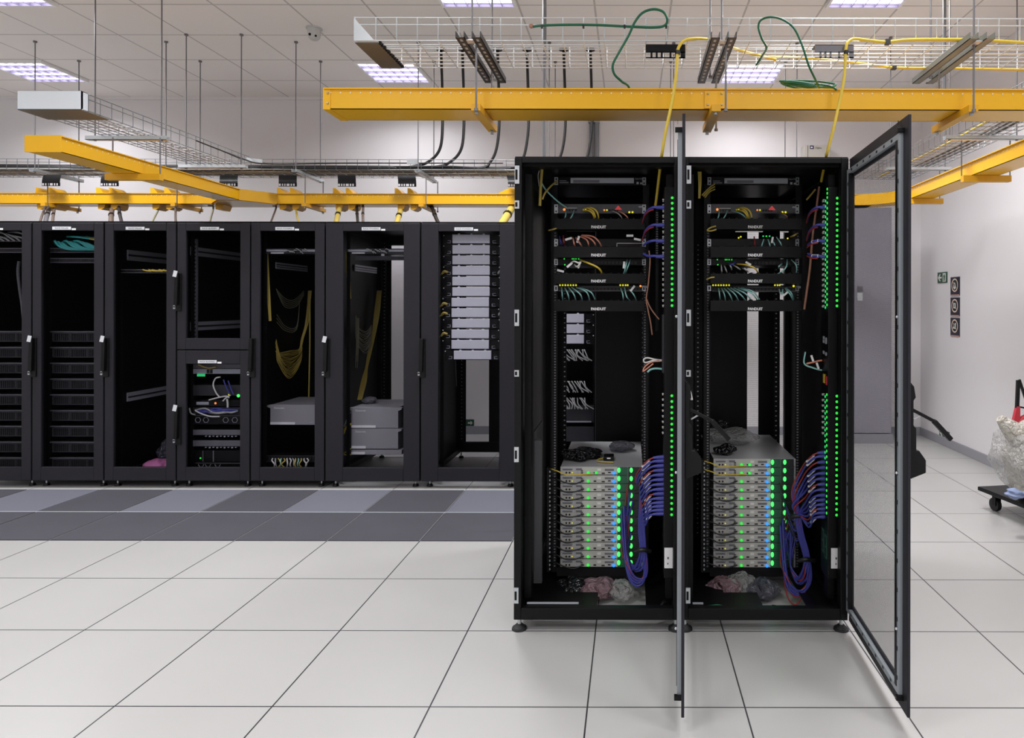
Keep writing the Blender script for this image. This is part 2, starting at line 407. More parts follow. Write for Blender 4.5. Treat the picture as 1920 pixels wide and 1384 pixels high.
# wall things
t = thing('wall_cabinet', 'beige electrical box on the back wall with a dark blue badge', 'electrical box', (xx(1530, 7.9), 7.99, 2.9))
xa, xb = xx(1506, 7.88), xx(1556, 7.88)
bx('box_body', 'panelbox', t, xa, xb, 7.86, 7.99, 2.95, zz(271, 7.86), .006)
bx('box_seam', 'mgrey', t, xx(1513.5, 7.86), xx(1514.4, 7.86), 7.856, 7.862, 2.95, zz(272, 7.86))
plab(bx('badge', 'panelmark', t, xx(1518, 7.86), xx(1525, 7.86), 7.855, 7.862, zz(278.5, 7.86), zz(272.5, 7.86)), 'dark blue square badge')
bx('badge_mark', 'white', t, xx(1519.6, 7.85), xx(1523.4, 7.85), 7.852, 7.856, zz(276.8, 7.85), zz(274.2, 7.85))
text('Digitus', .026, 'ink', t, 'lettering', (xx(1534.5, 7.85), 7.857, zz(276.4, 7.85)))
bx('lock', 'steel', t, xx(1546, 7.85), xx(1548, 7.85), 7.85, 7.862, zz(290, 7.85), zz(287, 7.85))

def wall_sign(name, label, d0, d1, z0, z1, kind):
    """sign on the right hand wall, d along the depth"""
    X = XR - .004; yc, zc = (d0 + d1) / 2, (z0 + z1) / 2; w, h = abs(d1 - d0), z1 - z0
    t = thing(name, label, 'sign', (X, yc, z0))
    MB('signnavy' if kind != 'exit' else 'signgreen').box(X - .004, X + .004, yc - w / 2, yc + w / 2, z0, z1).build('sign_plate', t)
    S = X - .0055
    def quad(m, pts, dx=0.0):  # pts in (to the right in the photo, up) from the centre; right in the photo is towards the camera (-y)
        return MB(m).prism([(yc - a, zc + b) for a, b in pts], 'x', S - dx, S + .001 - dx)
    def ring(r0, r1, m, n=28, dx=0.0):
        b = MB(m)
        vs = []; fs = []
        for i in range(n):
            a = 2 * PI * i / n; vs += [(S - dx, yc + r0 * math.cos(a), zc + .012 + r0 * math.sin(a)), (S - dx, yc + r1 * math.cos(a), zc + .012 + r1 * math.sin(a))]
        for i in range(n): j = (i + 1) % n; fs.append((2 * i, 2 * i + 1, 2 * j + 1, 2 * j))
        return b.add(vs, fs)
    if kind == 'exit':
        quad('signwhite', [(-w * .44, 0), (-w * .22, h * .36), (-w * .16, h * .28), (-w * .28, h * .08), (-w * .04, h * .08), (-w * .04, -h * .08), (-w * .28, -h * .08), (-w * .16, -h * .28), (-w * .22, -h * .36)]).build('arrow', t)
        quad('signwhite', [(w * .08, -h * .40), (w * .40, -h * .40), (w * .40, h * .40), (w * .08, h * .40)]).build('doorway_symbol', t)
        quad('signgreen', [(w * .14, -h * .34), (w * .20, -h * .1), (w * .16, h * .1), (w * .22, h * .26), (w * .30, h * .26), (w * .34, h * .02), (w * .30, -h * .1), (w * .34, -h * .34), (w * .29, -h * .34), (w * .25, -h * .12), (w * .2, -h * .34)], .002).build('running_figure', t)
    else:
        quad('signpink', [(-w / 2, -h / 2), (w / 2, -h / 2), (w / 2, -h * .44), (-w / 2, -h * .44)]).build('sign_footer', t)
        r = w * .37
        ring(r * .80, r, 'signcream').build('ring', t)
        k = r * .72
        if kind == 0: poly = [(-k * .3, k * .25), (-k * .6, -k * .5), (0, -k * .9), (k * .6, -k * .5), (k * .35, k * .25), (k * .15, k * .55), (-k * .1, k * .55)]
        elif kind == 1: poly = [(-k * .5, -k * .55), (k * .5, -k * .55), (k * .5, k * .55), (-k * .5, k * .55)]
        else: poly = [(-k * .8, -k * .5), (k * .5, -k * .6), (k * .6, k * .7), (k * .1, k * .5), (-k * .35, -k * .05)]
        quad('signwhite', [(a, b + .012) for a, b in poly], .002).build('pictogram', t)
        quad('signnavy', [(a, b + .012) for a, b in [(-k * .12, -k * .3), (k * .08, -k * .3), (k * .2, k * .3), (0, k * .34)]], .004).build('pictogram_detail', t)
        quad('signcream', [(a, b + .012) for a, b in [(-k * .72, k * .62), (-k * .62, k * .72), (k * .72, -k * .62), (k * .62, -k * .72)]], .001).build('bar', t)
    return t
dW = lambda px: XR * F / (px - VX)
zW = lambda px, py: P(px, py, dW(px)).z
wall_sign('exit_sign', 'green exit sign with white arrow high on the right-hand wall', dW(1759), dW(1776.5), zW(1768, 530.5), zW(1768, 510.5), 'exit')
for i, (a, b2, lab) in enumerate(((519.5, 554.5, 'dark square prohibition sign, topmost of the three below the exit sign'), (558, 593, 'dark square prohibition sign, middle of the three on the wall'), (596, 631, 'dark square prohibition sign, lowest of the three on the wall'))):
    wall_sign('prohibition_sign', lab, dW(1783.5), dW(1800), zW(1791.7, b2), zW(1791.7, a), i)
wall_sign('exit_sign', 'small exit sign low on the right-hand wall near the baseboard', dW(1763), dW(1781), zW(1772, 822), zW(1772, 807), 'exit')
# low exit sign on the back wall seen through a rack
X0, X1, Z0, Z1 = xx(874, 7.99), xx(889, 7.99), zz(800, 7.99), zz(787.5, 7.99)
t = thing('exit_sign', 'small black exit sign low on the back wall, seen through the rack', 'sign', ((X0 + X1) / 2, 7.995, Z0))
bx('sign_plate', 'signgreen', t, X0, X1, 7.99, 7.998, Z0, Z1)
xm, zm, hh = (X0 + X1) / 2, (Z0 + Z1) / 2, Z1 - Z0
MB('signwhite').prism([(xm + hh * .42, zm), (xm + hh * .1, zm + hh * .34), (xm + hh * .1, zm + hh * .12), (xm - hh * .3, zm + hh * .12), (xm - hh * .3, zm - hh * .12), (xm + hh * .1, zm - hh * .12), (xm + hh * .1, zm - hh * .34)], 'y', 7.986, 7.9895).build('arrow', t)

# conduits and posts
def post(px, d, z0, label, r=.013):
    X = xx(px, d)
    t = thing('conduit_pipe', label, 'pipe', (X, d, z0))
    MB('conduit').cyl((X, d, z0), (X, d, ZC), r, 12).build('pipe', t)
    MB('conduit').cyl((X, d, ZC - .01), (X, d, ZC), r * 2.2, 16).build('ceiling_flange', t)
post(1020, 4.62, 0.0, 'thin galvanised pipe from ceiling to floor behind the first open rack')
post(1770, 4.62, 2.88, 'thin galvanised pipe hanging from the ceiling by the third tray bracket', .011)
for px, lab in ((1107.5, 'narrower of two grey conduits side by side on the back wall'), (1118, 'thicker of two grey conduits side by side on the back wall')):
    X = xx(px, 7.95)
    t = thing('wall_conduit', lab, 'pipe', (X, 7.97, .1))
    MB('conduit').cyl((X, 7.96, .1), (X, 7.96, ZC), .020 if px < 1110 else .030, 14).build('pipe', t)
    MB('steel').box(X - .035, X + .035, 7.93, 8.0, zz(230, 7.95), zz(226, 7.95)).build('clamp', t)

t = thing('wall_switch', 'small grey and white switch box on the shaded column, seen through the mesh door', 'switch', (xx(1612, 7.49), 7.49, zz(563, 7.49)))
bx('switch_plate', 'plate', t, xx(1608, 7.49), xx(1617, 7.49), 7.484, 7.5, zz(563, 7.49), zz(548, 7.49)); bx('switch_cover', 'mgrey', t, xx(1608, 7.49), xx(1617, 7.49), 7.480, 7.5, zz(545, 7.49), zz(536, 7.49))
# ============================================================ overhead: trays, raceways, rods
TZ = 2.80      # underside of the wire trays
def wire_tray(name, label, axis, a0, a1, b0, b1, z0, h, nb=6, step=.1, first=0.05, r=.0028, m='wiredark'):
    t = thing(name, label, 'cable tray', ((a0 + a1) / 2, (b0 + b1) / 2, z0) if axis == 'x' else ((b0 + b1) / 2, (a0 + a1) / 2, z0))
    w = MB(m)
    pt = (lambda a, b, z: (a, b, z)) if axis == 'x' else (lambda a, b, z: (b, a, z))
    for i in range(nb + 1):
        b = b0 + (b1 - b0) * i / nb; w.tube([pt(a0, b, z0 + r), pt(a1, b, z0 + r)], r, 6, 1)
    for b in (b0, b1):
        for z in (z0 + h * .70, z0 + h): w.tube([pt(a0, b, z), pt(a1, b, z)], r, 6, 1)
    k = a0 + first
    while k <= a1:
        w.tube([pt(k, b0, z0 + h), pt(k, b0, z0), pt(k, b1, z0), pt(k, b1, z0 + h)], r, 6, 1); k += step
    w.build('wire_basket', t)
    return t
main = wire_tray('wire_tray', 'long galvanised wire tray above the big yellow duct', 'x', -1.332, 3.35, 3.25, 3.62, TZ, .113, 7, .1, .004, .003, 'wire')
e = MB('olive').box(-1.332, -1.222, 3.26, 3.61, TZ - .006, TZ - .002); e.use('galv').add([(-1.332, 3.247, TZ), (-1.232, 3.247, TZ), (-1.332, 3.247, TZ + .11), (-1.332, 3.245, TZ), (-1.232, 3.245, TZ), (-1.332, 3.245, TZ + .11)], [(0, 1, 2), (3, 5, 4), (0, 3, 4, 1), (1, 4, 5, 2), (2, 5, 3, 0)])
plab(e.build('end_plate', main), 'brownish metal end plate')
sp_ = MB('blackmatte')
for i in range(12): sp_.box(-1.222 + .0, -1.210, 3.27 + i * .029, 3.285 + i * .029, TZ - .006, TZ + .008)
sp_.build('edge_guard', main)
lt = wire_tray('wire_tray', 'wire tray running in depth with a galvanised end cap', 'y', 4.40, 6.33, -3.98, -3.575, TZ, .112, 7, .1, .05)
ec = MB('galv'); ec.frame(-3.985, -3.570, TZ - .004, TZ + .116, 4.385, 4.40, .001, .001, .001, .001); ec.box(-3.985, -3.57, 4.385, 4.39, TZ - .004, TZ + .116)
ec.box(-3.985, -3.57, 4.39, 4.46, TZ + .112, TZ + .116).box(-3.985, -3.981, 4.39, 4.44, TZ, TZ + .116).box(-3.574, -3.57, 4.39, 4.44, TZ, TZ + .116)
ec.use('olive').box(-3.985, -3.57, 4.39, 4.62, TZ - .008, TZ - .004)
ec.names[0] = 'galvlit'; plab(ec.build('end_cap', lt), 'bright galvanised end cap')
bt = wire_tray('wire_tray', 'wire tray along the back wall filled with dark cables', 'x', -6.4, 2.4, 6.35, 6.75, TZ - .005, .10, 6, .1, .03)
cpl = MB('galv').box(xx(763, 6.345), xx(783, 6.345), 6.335, 6.348, zz(308.5, 6.34), zz(299, 6.34)); plab(cpl.build('coupling_plate', bt), 'flat galvanised coupling plate')
c2 = MB('galv').bar(P(462, 299, 6.34), P(492, 303, 6.34), .008, .035); c2.build('coupling_bracket', bt)
rt = wire_tray('wire_tray', 'wire tray running in depth along the right-hand wall', 'y', 3.66, 6.80, 2.42, 2.82, TZ, .11, 7, .1, .02)

def strut(X0, X1, y0, y1, z, label, double=False, axis='x', group=None, m='galv'):
    """slotted channel, opening upwards"""
    t = thing('strut_channel', label, 'metal channel', ((X0 + X1) / 2, (y0 + y1) / 2, z), group)
    def chan(c):
        b = MB(m); w, h = .041, .030
        if axis == 'x':
            b.box(X0, X1, c - w / 2, c + w / 2, z, z + .003).box(X0, X1, c - w / 2, c - w / 2 + .003, z, z + h).box(X0, X1, c + w / 2 - .003, c + w / 2, z, z + h)
        else:
            b.box(c - w / 2, c + w / 2, y0, y1, z, z + .003).box(c - w / 2, c - w / 2 + .003, y0, y1, z, z + h).box(c + w / 2 - .003, c + w / 2, y0, y1, z, z + h)
            b.use('lgrey'); n = int((y1 - y0) / .05) if m != 'strutolive' else 0
            for i in range(n): b.box(c - .006, c + .006, y0 + .02 + i * .05, y0 + .045 + i * .05, z - .0006, z)
        b.build('channel', t)
    if axis == 'x': chan((y0 + y1) / 2)
    elif double:
        xm = (X0 + X1) / 2; chan(xm - .038); chan(xm + .038)
        MB('galv').box(xm - .02, xm + .02, y0 + .03, y0 + .075, z, z + .004).box(xm - .02, xm + .02, y1 - .075, y1 - .03, z, z + .004).build('rod_plate', t)
    else: chan((X0 + X1) / 2)
    return t
RG = 'galvanised hanger rods for the overhead trays'
def rod(X, d, z0, z1, r=.0048):
    t = thing('hanger_rod', 'thin galvanised hanger rod holding the overhead trays from the ceiling' if z1 > 3 else 'short galvanised rod hanging a yellow duct below a tray bracket', 'hanger rod', (X, d, z0), RG if z1 > 3 else 'short rods between tray brackets and yellow ducts')
    MB('rod').cyl((X, d, z0), (X, d, z1), r, 8).build('rod', t)
    b = MB('rod')
    if z1 > 3: b.cyl((X, d, ZC - .014), (X, d, ZC), .016, 12)
    b.cyl((X, d, z0 - .006), (X, d, z0 + .006), .010, 6); b.build('nut', t)
# raceway (yellow fibre duct)
RZ0, RZ1 = 2.486, 2.588
def raceway_x(t, x0, x1, d0, d1, capL=True, holes=True):
    b = MB('yellow')
    b.box(x0, x1, d0, d0 + .004, RZ0, RZ1).box(x0, x1, d1 - .004, d1, RZ0, RZ1).box(x0, x1, d0, d1, RZ0, RZ0 + .004)
    b.box(x0, x1, d0 - .012, d0 + .004, RZ1 - .006, RZ1).box(x0, x1, d1 - .004, d1 + .012, RZ1 - .006, RZ1)
    b.box(x0, x1, d0 - .002, d0, RZ1 - .016, RZ1 - .006)
    b.use('hole'); n = int((x1 - x0) / .049)
    for i in range(n):
        x = x0 + .03 + i * .049
        if holes is True or holes(x): b.box(x - .0035, x + .0035, d0 - .0028, d0 - .0018, RZ1 - .025, RZ1 - .018)
    b.build('trough', t)
    if capL: MB('yellow').box(x0 - .006, x0 + .03, d0 - .004, d1 + .004, RZ0 - .002, RZ1).use('steel').ball((x0 + .018, d0 - .006, RZ1 - .025), .006, 8, 5).ball((x0 + .018, d0 - .006, RZ1 - .075), .006, 8, 5).build('end_cap', t)
def raceway_y(t, X0, X1, y0, y1, cap=True):
    b = MB('yellow')
    b.box(X0, X0 + .004, y0, y1, RZ0, RZ1).box(X1 - .004, X1, y0, y1, RZ0, RZ1).box(X0, X1, y0, y1, RZ0, RZ0 + .004)
    b.box(X0 - .012, X0, y0, y1, RZ1 - .006, RZ1).box(X1, X1 + .012, y0, y1, RZ1 - .006, RZ1)
    b.use('hole'); n = int((y1 - y0) / .049)
    for i in range(n):
        y = y0 + .05 + i * .049
        if cap and y < y0 + .9 or not cap:
            b.box(X1 + .0002, X1 + .001, y - .0035, y + .0035, RZ1 - .027, RZ1 - .020).box(X0 - .001, X0 - .0002, y - .0035, y + .0035, RZ1 - .027, RZ1 - .020)
    b.build('trough', t)
    if cap: MB('yellow').box(X0 - .012, X1 + .012, y0 - .006, y0, RZ0 - .002, RZ1 + .002).build('end_cap', t)
def yoke(t, x, d0, d1, axis='y'):
    """yellow bracket bar under the duct, sticking out behind or beside it"""
    b = MB('yellowdark')
    if axis == 'y': b.box(x - .022, x + .022, d0, d1, RZ0 - .034, RZ0 - .002); b.use('steel').cyl((x, d0 + .02, RZ0 - .046), (x, d0 + .02, RZ0 - .030), .010, 6).cyl((x, d1 - .02, RZ0 - .05), (x, d1 - .02, RZ0 - .034), .010, 6)
    else: b.box(d0, d1, x - .022, x + .022, RZ0 - .048, RZ0 - .002); b.use('steel').cyl((d1 - .02, x, RZ0 - .05), (d1 - .02, x, RZ0 - .0), .009, 6)
    b.build('support_bracket', t)
R1 = thing('cable_duct', 'big yellow cable duct across the photo above the open racks', 'cable duct', (1.0, 3.4, RZ0))
raceway_x(R1, -1.497, 3.35, 3.30, 3.50)
for x in (-.735, .405, 1.625): yoke(R1, x, 3.20, 3.60)
j_ = MB('yellow').box(.36, .46, 3.292, 3.2985, RZ0 + .006, RZ1 - .012).use('steel')
for x in (.375, .442):
    for z in (RZ0 + .022, RZ1 - .026): j_.ball((x, 3.290, z), .0055, 8, 5)
j_.build('splice_plate', R1)
R2 = thing('cable_duct', 'yellow cable duct running in depth below the capped wire tray', 'cable duct', (-3.69, 5.3, RZ0))
raceway_y(R2, -3.79, -3.585, 4.24, 6.43)
for y in (4.95,): yoke(R2, y, -3.84, -3.44, 'x')
R3 = thing('cable_duct', 'yellow cable duct along the tops of the closed racks', 'cable duct', (-2.5, 6.53, RZ0))
raceway_x(R3, -6.6, 2.30, 6.43, 6.63, False, lambda x: math.sin(x * 4.2) > -.55)
for x in (-5.52, -4.30, -3.07, -1.97, -.75): yoke(R3, x, 6.34, 6.76)
# mitred throat where the depth duct meets the long one
th = MB('yellow')
th.prism([(-3.79, 6.20), (-3.585, 6.20), (-3.38, 6.44), (-3.38, 6.63), (-3.99, 6.63), (-3.99, 6.44)], 'z', RZ0 - .003, RZ0 + .003)
for (x0, y0, x1, y1) in ((-3.585, 6.18, -3.37, 6.43), (-3.79, 6.18, -4.0, 6.43)): th.bar((x0, y0, (RZ0 + RZ1) / 2), (x1, y1, (RZ0 + RZ1) / 2), .005, RZ1 - RZ0)
th.build('junction_throat', R3)
R4 = thing('cable_duct', 'yellow cable duct running in depth along the right-hand wall', 'cable duct', (2.6, 5.0, RZ0))
raceway_y(R4, 2.50, 2.70, 3.55, 6.20, False)
el = MB('yellow'); N = 8; prev = None
for (rad, zz0, zz1) in ((.40, RZ0, RZ1), (.60, RZ0, RZ1)):
    for i in range(N):
        a0, a1 = PI / 2 * i / N, PI / 2 * (i + 1) / N
        p0 = (2.10 + rad * math.cos(a0), 6.03 + rad * math.sin(a0)); p1 = (2.10 + rad * math.cos(a1), 6.03 + rad * math.sin(a1))
        el.bar((*p0, (zz0 + zz1) / 2), (*p1, (zz0 + zz1) / 2), .005, zz1 - zz0)
for i in range(N):
    a0, a1 = PI / 2 * i / N, PI / 2 * (i + 1) / N
    q = [(2.10 + r * math.cos(a), 6.03 + r * math.sin(a)) for r, a in ((.40, a0), (.60, a0), (.60, a1), (.40, a1))]
    el.prism(q, 'z', RZ0, RZ0 + .004)
el.build('elbow', R4)
yoke(R4, 4.95, 2.43, 2.78, 'x'); yoke(R4, 6.02, 2.43, 2.78, 'x')
# hangers: (strut, rods)
SG = 'galvanised channels under the trays'
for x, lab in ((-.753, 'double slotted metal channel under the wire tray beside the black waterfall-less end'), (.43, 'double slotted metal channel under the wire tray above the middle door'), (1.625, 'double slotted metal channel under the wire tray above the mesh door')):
    strut(x - .07, x + .07, 3.12, 3.76, TZ - .034, lab.replace(' beside the black waterfall-less end', ' nearest its end plate'), True, 'y', None, 'strutshade' if x < 1 else 'strutolive')
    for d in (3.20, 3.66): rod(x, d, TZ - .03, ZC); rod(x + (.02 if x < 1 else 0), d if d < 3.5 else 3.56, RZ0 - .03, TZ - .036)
for x in (-5.55, -4.33, -3.12, -1.98, -.76):
    strut(x - .02, x + .02, 6.25, 6.83, TZ - .042, 'grey metal channel across the underside of the wall-side tray', False, 'y', SG)
    for d in (6.29, 6.79): rod(x, d, TZ - .04, ZC)
    rod(x + .05, 6.37, RZ0 - .03, TZ - .044); rod(x + .06, 6.72, RZ0 - .03, TZ - .044)
for d in (5.08, 6.12):
    strut(-4.09, -3.48, d - .02, d + .02, TZ - .036, 'grey metal channel under the capped tray, ' + ('nearer the camera' if d < 6 else 'near the back wall'), False, 'x')
    for x in (-4.03, -3.53): rod(x, d, TZ - .036, ZC)
    if d < 6:
        for x in (-3.82, -3.47): rod(x, d - .1, RZ0 - .02, TZ - .04)
for d in (5.02, 6.16):
    strut(2.33, 2.92, d - .02, d + .02, TZ - .036, 'grey metal channel under the tray by the right-hand wall, ' + ('nearer the camera' if d < 6 else 'near the back wall'), False, 'x')
    for x in (2.37, 2.87): rod(x, d, TZ - .036, ZC)
    for x in (2.46, 2.82): rod(x, d, RZ0 - .02, TZ - .04)
for x in (1.55, .4): 
    for d in (6.3, 6.78): rod(x, d, TZ - .0, ZC)

# slotted cable drop-outs
def waterfall(px0, px1, d, py0, py1, m, label, group=None, curved=True):
    x0, x1 = xx(px0, d), xx(px1, d); zt, zb = zz(py0, d), zz(py1, d)
    t = thing('cable_drop_out', label, 'cable drop-out', ((x0 + x1) / 2, d, zb), group)
    b = MB(m); n = 5; w = x1 - x0
    if curved:
        pr = [(d + .045 * (1 - math.sin(PI / 2 * i / n)) , zt - (zt - zb) * .72 * (i / n)) for i in range(n + 1)]
        for i in range(n):
            (da, za), (db, zb_) = pr[i], pr[i + 1]
            b.add([(x0 - .5 * (da - d), da, za), (x1 - .5 * (da - d), da, za), (x1 - .5 * (db - d), db, zb_), (x0 - .5 * (db - d), db, zb_)], [(0, 1, 2, 3)])
        zs = pr[-1][1]
    else:
        b.box(x0, x1, d, d + .06, zt - .003, zt); zs = zt - (zt - zb) * .52; b.box(x0, x1, d, d + .003, zs, zt)
    ks = [0, .12, .17, .25, .30, .38, .43, .60, .65, .74, .79, .88, 1.0]
    for i in range(0, 13, 2):
        a = ks[i - 1] if i else 0; c = ks[i] if i < 13 else 1
        b.box(x0 + w * (ks[i - 1] if i else 0), x0 + w * ks[i], d, d + .003, zb, zs)
    b.box(x0, x1, d, d + .003, zb, zb + (zs - zb) * .16); b.box(x0, x1, d, d + .003, zs - (zs - zb) * .16, zs)
    b.build('slotted_sheet', t)
    return t
waterfall(1210, 1284, 3.235, 83, 109, 'black', 'black slotted drop-out plate hooked on the wire tray', curved=False)
waterfall(1527, 1600, 3.235, 83, 108, 'mgrey', 'grey slotted drop-out plate hooked on the wire tray', curved=False)
for i, px in enumerate((94, 204, 427, 538, 649, 762, 968)):
    waterfall(px - 16, px + 18, 6.30, 328, 351, 'black', 'black slotted drop-out sheet hanging off the wall-side tray', 'black drop-outs of the wall-side tray')
# yellow drop-out pairs on the long back duct (parts of it)
for i, px in enumerate((82, 196, 298, 536, 641, 757)):
    for k, dx in enumerate((-12, 12)):
        if px == 298 and k == 1: dx = 14
        x0 = xx(px + dx - 6, 6.43); x1 = xx(px + dx + 8, 6.43)
        MB('yellow').prism([(x0, RZ1), (x0, RZ1 + .055), (x0 + (x1 - x0) * .35, RZ1 + .052), (x0 + (x1 - x0) * .7, RZ1 + .03), (x1, RZ1)], 'y', 6.44, 6.60).build('drop_out_guide', R3)
        x0 = xx(px + dx - 5, 6.47) + .03; x1 = x0 + .07
        MB('yellowdark').prism([(x0, RZ0), (x0, RZ0 - .045), (x0 + .03, RZ0 - .05), (x1 - .01, RZ0 - .035), (x1, RZ0)], 'y', 6.46, 6.60).build('outlet_spout', R3)
for px in (416,):
    x0 = xx(px, 6.5); MB('yellowdark').prism([(x0 - .04, RZ0), (x0 - .04, RZ0 - .045), (x0 + .02, RZ0 - .05), (x0 + .04, RZ0)], 'y', 6.46, 6.60).build('outlet_spout', R3)
MB('yellow').prism([(xx(930, 6.43), RZ1), (xx(955, 6.43), RZ1 + .06), (xx(985, 6.43), RZ1 + .03), (xx(985, 6.43), RZ1)], 'y', 6.44, 6.6).build('drop_out_guide', R3)

# cables dropping from the duct into the rack roofs
def drop(pts, r, m, lab, g=None): cable('cable_drop', lab, 'cable', pts, r, m, g)
RT = 2.224
D = 6.52
def dpt(px, py, d=D): return P(px, py, d)
for (pa, pb, r, m, lab) in (((84, 386), (72, 410), .010, 'cdrop', 'thin brown cable dropping to the roof of the second closed rack'),
        ((92, 386), (83, 411), .018, 'mgrey', 'thick grey cable bundle dropping to the second closed rack'), ((101, 386), (98, 411), .012, 'cdrop', 'brown cable beside the thick grey bundle above the second closed rack'),
        ((209, 388), (208, 412), .020, 'cdrop', 'thick brown bundle dropping to the third closed rack'), ((220, 384), (231, 412), .014, 'dgrey', 'dark slanted cable dropping to the third closed rack'),
        ((297, 391), (280, 412), .008, 'colive', 'thin olive cable slanting to the rack with the pink bag'), ((328, 386), (330, 412), .010, 'cdrop', 'upright thin brown cable over the rack with the pink bag'),
        ((400, 388), (391, 413), .008, 'colive', 'thin olive cable slanting to the two-door rack'), ((518, 388), (504, 414), .008, 'cdrop', 'thin cable slanting left into the grey-box rack, under a black tie'),
        ((553, 390), (563, 414), .009, 'cydim', 'yellowish cable slanting into the rack with yellow loops'), ((637, 386), (628, 416), .022, 'cydim', 'yellow bundle with black wrap dropping to the two-box rack'),
        ((668, 384), (672, 416), .013, 'cblack', 'black cable dropping to the two-box rack'), ((680, 384), (681, 416), .012, 'cdrop', 'brown cable beside the black one above the two-box rack'),
        ((752, 390), (741, 415), .024, 'cydim', 'thick yellow bundle dropping to the roof next to the silver-panel rack'), ((808, 386), (826, 418), .018, 'cblack', 'thick black cable slanting into the silver-panel rack'),
        ((962, 386), (935, 418), .036, 'cydim', 'very thick yellow bundle beside the first open rack')):
    a = dpt(*pa); b = dpt(pb[0], pb[1], 6.12); b.z = RT
    t = thing('cable_drop', lab, 'cable', (b.x, b.y, b.z))
    a0 = Vector((a.x + (a.x - b.x) * .25, a.y, RZ0 + .0))
    MB(m).tube([a0, a, (a * .5 + b * .5) + Vector((0, 0, -.004)), b], r, 10, 5).build('sheath', t)
    if r > .011:
        c = a * .6 + b * .4; dd = (b - a).normalized(); MB('cblack').cyl(c - dd * .013, c + dd * .013, r * 1.18, 10).build('cable_tie', t)
# black power cables: ceiling -> wall-side tray
for i, (px, bx_, by_) in enumerate(((826, 775, 313), (866, 818, 314), (932, 903, 316), (987, 965, 316), (1056, 1030, 316), (1106, 1085, 316))):
    d = 6.46; X = xx(px, d)
    zb = zz(by_, d); xb_ = xx(bx_, d)
    pts = [(X, d, ZC - .005), (X + .012, d - .003, 3.6), (X + .018, d - .006, 3.25), (X - .01, d, 3.02), (X * .55 + xb_ * .45, d, 2.90), (xb_, d - .015, zb), (xb_ - .35, d - .03, TZ + .020 + .012 * (i % 3)), (xb_ - .8, d - .05 + .012 * i, TZ + .018 + .012 * (i % 3)), (-6.35, d - .05 + .012 * i, TZ + .018 + .016 * (i % 3))]
    t = thing('power_cable', 'thick black cable, ' + ordn(i) + ' from the left of those dropping from the ceiling', 'cable', (X, d, TZ))
    MB('cblack').tube(pts, .0135, 10, 6).build('sheath', t)
    MB('dgrey').cyl((X, d, ZC - .012), (X, d, ZC), .045, 16).build('ceiling_grommet', t)
rnd = random.Random(3)
for i in range(16):
    m = ('cgrey', 'dgrey', 'mgrey', 'cwhite', 'dgrey', 'mgrey', 'colive', 'mgrey')[i % 8]
    y0 = 6.40 + .021 * i
    pts = [(-6.4 + .73 * k, y0 + rnd.uniform(-.014, .014), TZ + .010 + .006 * (i % 2) + rnd.uniform(-.002, .005)) for k in range(8)] + [(-1.0, y0, TZ + .010)]
    if i % 4 == 0: pts += [(.2, y0, TZ + .01), (1.2, y0, TZ + .01)]
    cable('data_cable', 'long grey or olive data cable lying in the wall-side tray', 'cable', pts, .007, m, 'data cables lying in the wall-side tray', 6, 4)
for i in range(3):
    cable('data_cable', 'dark cable laid along the tray by the right-hand wall', 'cable', [(2.60 + .055 * i, 3.7, TZ + .012), (2.60 + .05 * i, 4.5, TZ + .02), (2.63 + .05 * i, 5.4, TZ + .012), (2.60 + .06 * i, 6.7, TZ + .014)], .008, 'cblack', 'dark cables in the right-hand tray', 6)
cable('data_cable', 'yellow cable laid along the tray by the right-hand wall', 'cable', [(2.53, 3.7, TZ + .012), (2.48, 4.4, TZ + .016), (2.50, 5.6, TZ + .012), (2.47, 6.7, TZ + .012)], .007, 'cy')
cable('data_cable', 'dark cable tied along the side of the capped wire tray', 'cable', [(-3.57, 5.55, TZ + .075), (-3.565, 5.9, TZ + .07), (-3.56, 6.2, TZ + .065), (-3.40, 6.34, TZ + .05), (-2.6, 6.345, TZ + .06), (-1.2, 6.345, TZ + .062)], .006, 'cblack')
# green earth cables on the long tray
gl = thing('ground_cable', 'green cable tied along the long tray and looped over its rim', 'cable', P(1130, 60, 3.235))
MB('cgreen').tube([P(999, 50, 3.24), P(1016, 48, 3.235), P(1060, 46.5, 3.235), P(1120, 47, 3.235), P(1180, 50, 3.235), P(1225, 51.5, 3.23), P(1246, 48, 3.22), P(1251, 36, 3.2), P(1243, 22, 3.2), P(1225, 17.5, 3.2), P(1205, 24, 3.2), P(1190, 42, 3.2), P(1178, 68, 3.215), P(1158, 103, 3.22), P(1149, 122, 3.22), P(1152, 139, 3.24), P(1166, 153, 3.28), P(1180, 166, 3.34), (P(1180, 166, 3.4).x, 3.42, RZ0 + .02)], .006, 10, 6).build('sheath', gl)
cn = MB('cbrown').ball(P(996, 49, 3.235), (.011, .009, .011), 8, 6, .3); cn.build('bare_end', gl)
for px in (1016, 1094, 1171, 1249): MB('cblack').cbox(P(px, 50, 3.233), .009, .016, .014).build('cable_tie', gl)
g2 = thing('ground_cable', 'green cable looping over the tray rim down to a coil on the duct', 'cable', P(1500, 100, 3.3))
MB('cgreen').tube([P(1418, 122, 3.55), P(1428, 106, 3.45), P(1437, 90, 3.3), P(1428, 72, 3.24), P(1422, 50, 3.22), P(1428, 37, 3.21), P(1447, 32, 3.2), P(1470, 38, 3.2), P(1490, 55, 3.2), P(1505, 88, 3.2), P(1516, 122, 3.22), P(1530, 152, 3.3), P(1536, 166, 3.36)], .005, 10, 6).build('sheath', g2)
cl = MB('cgreen')
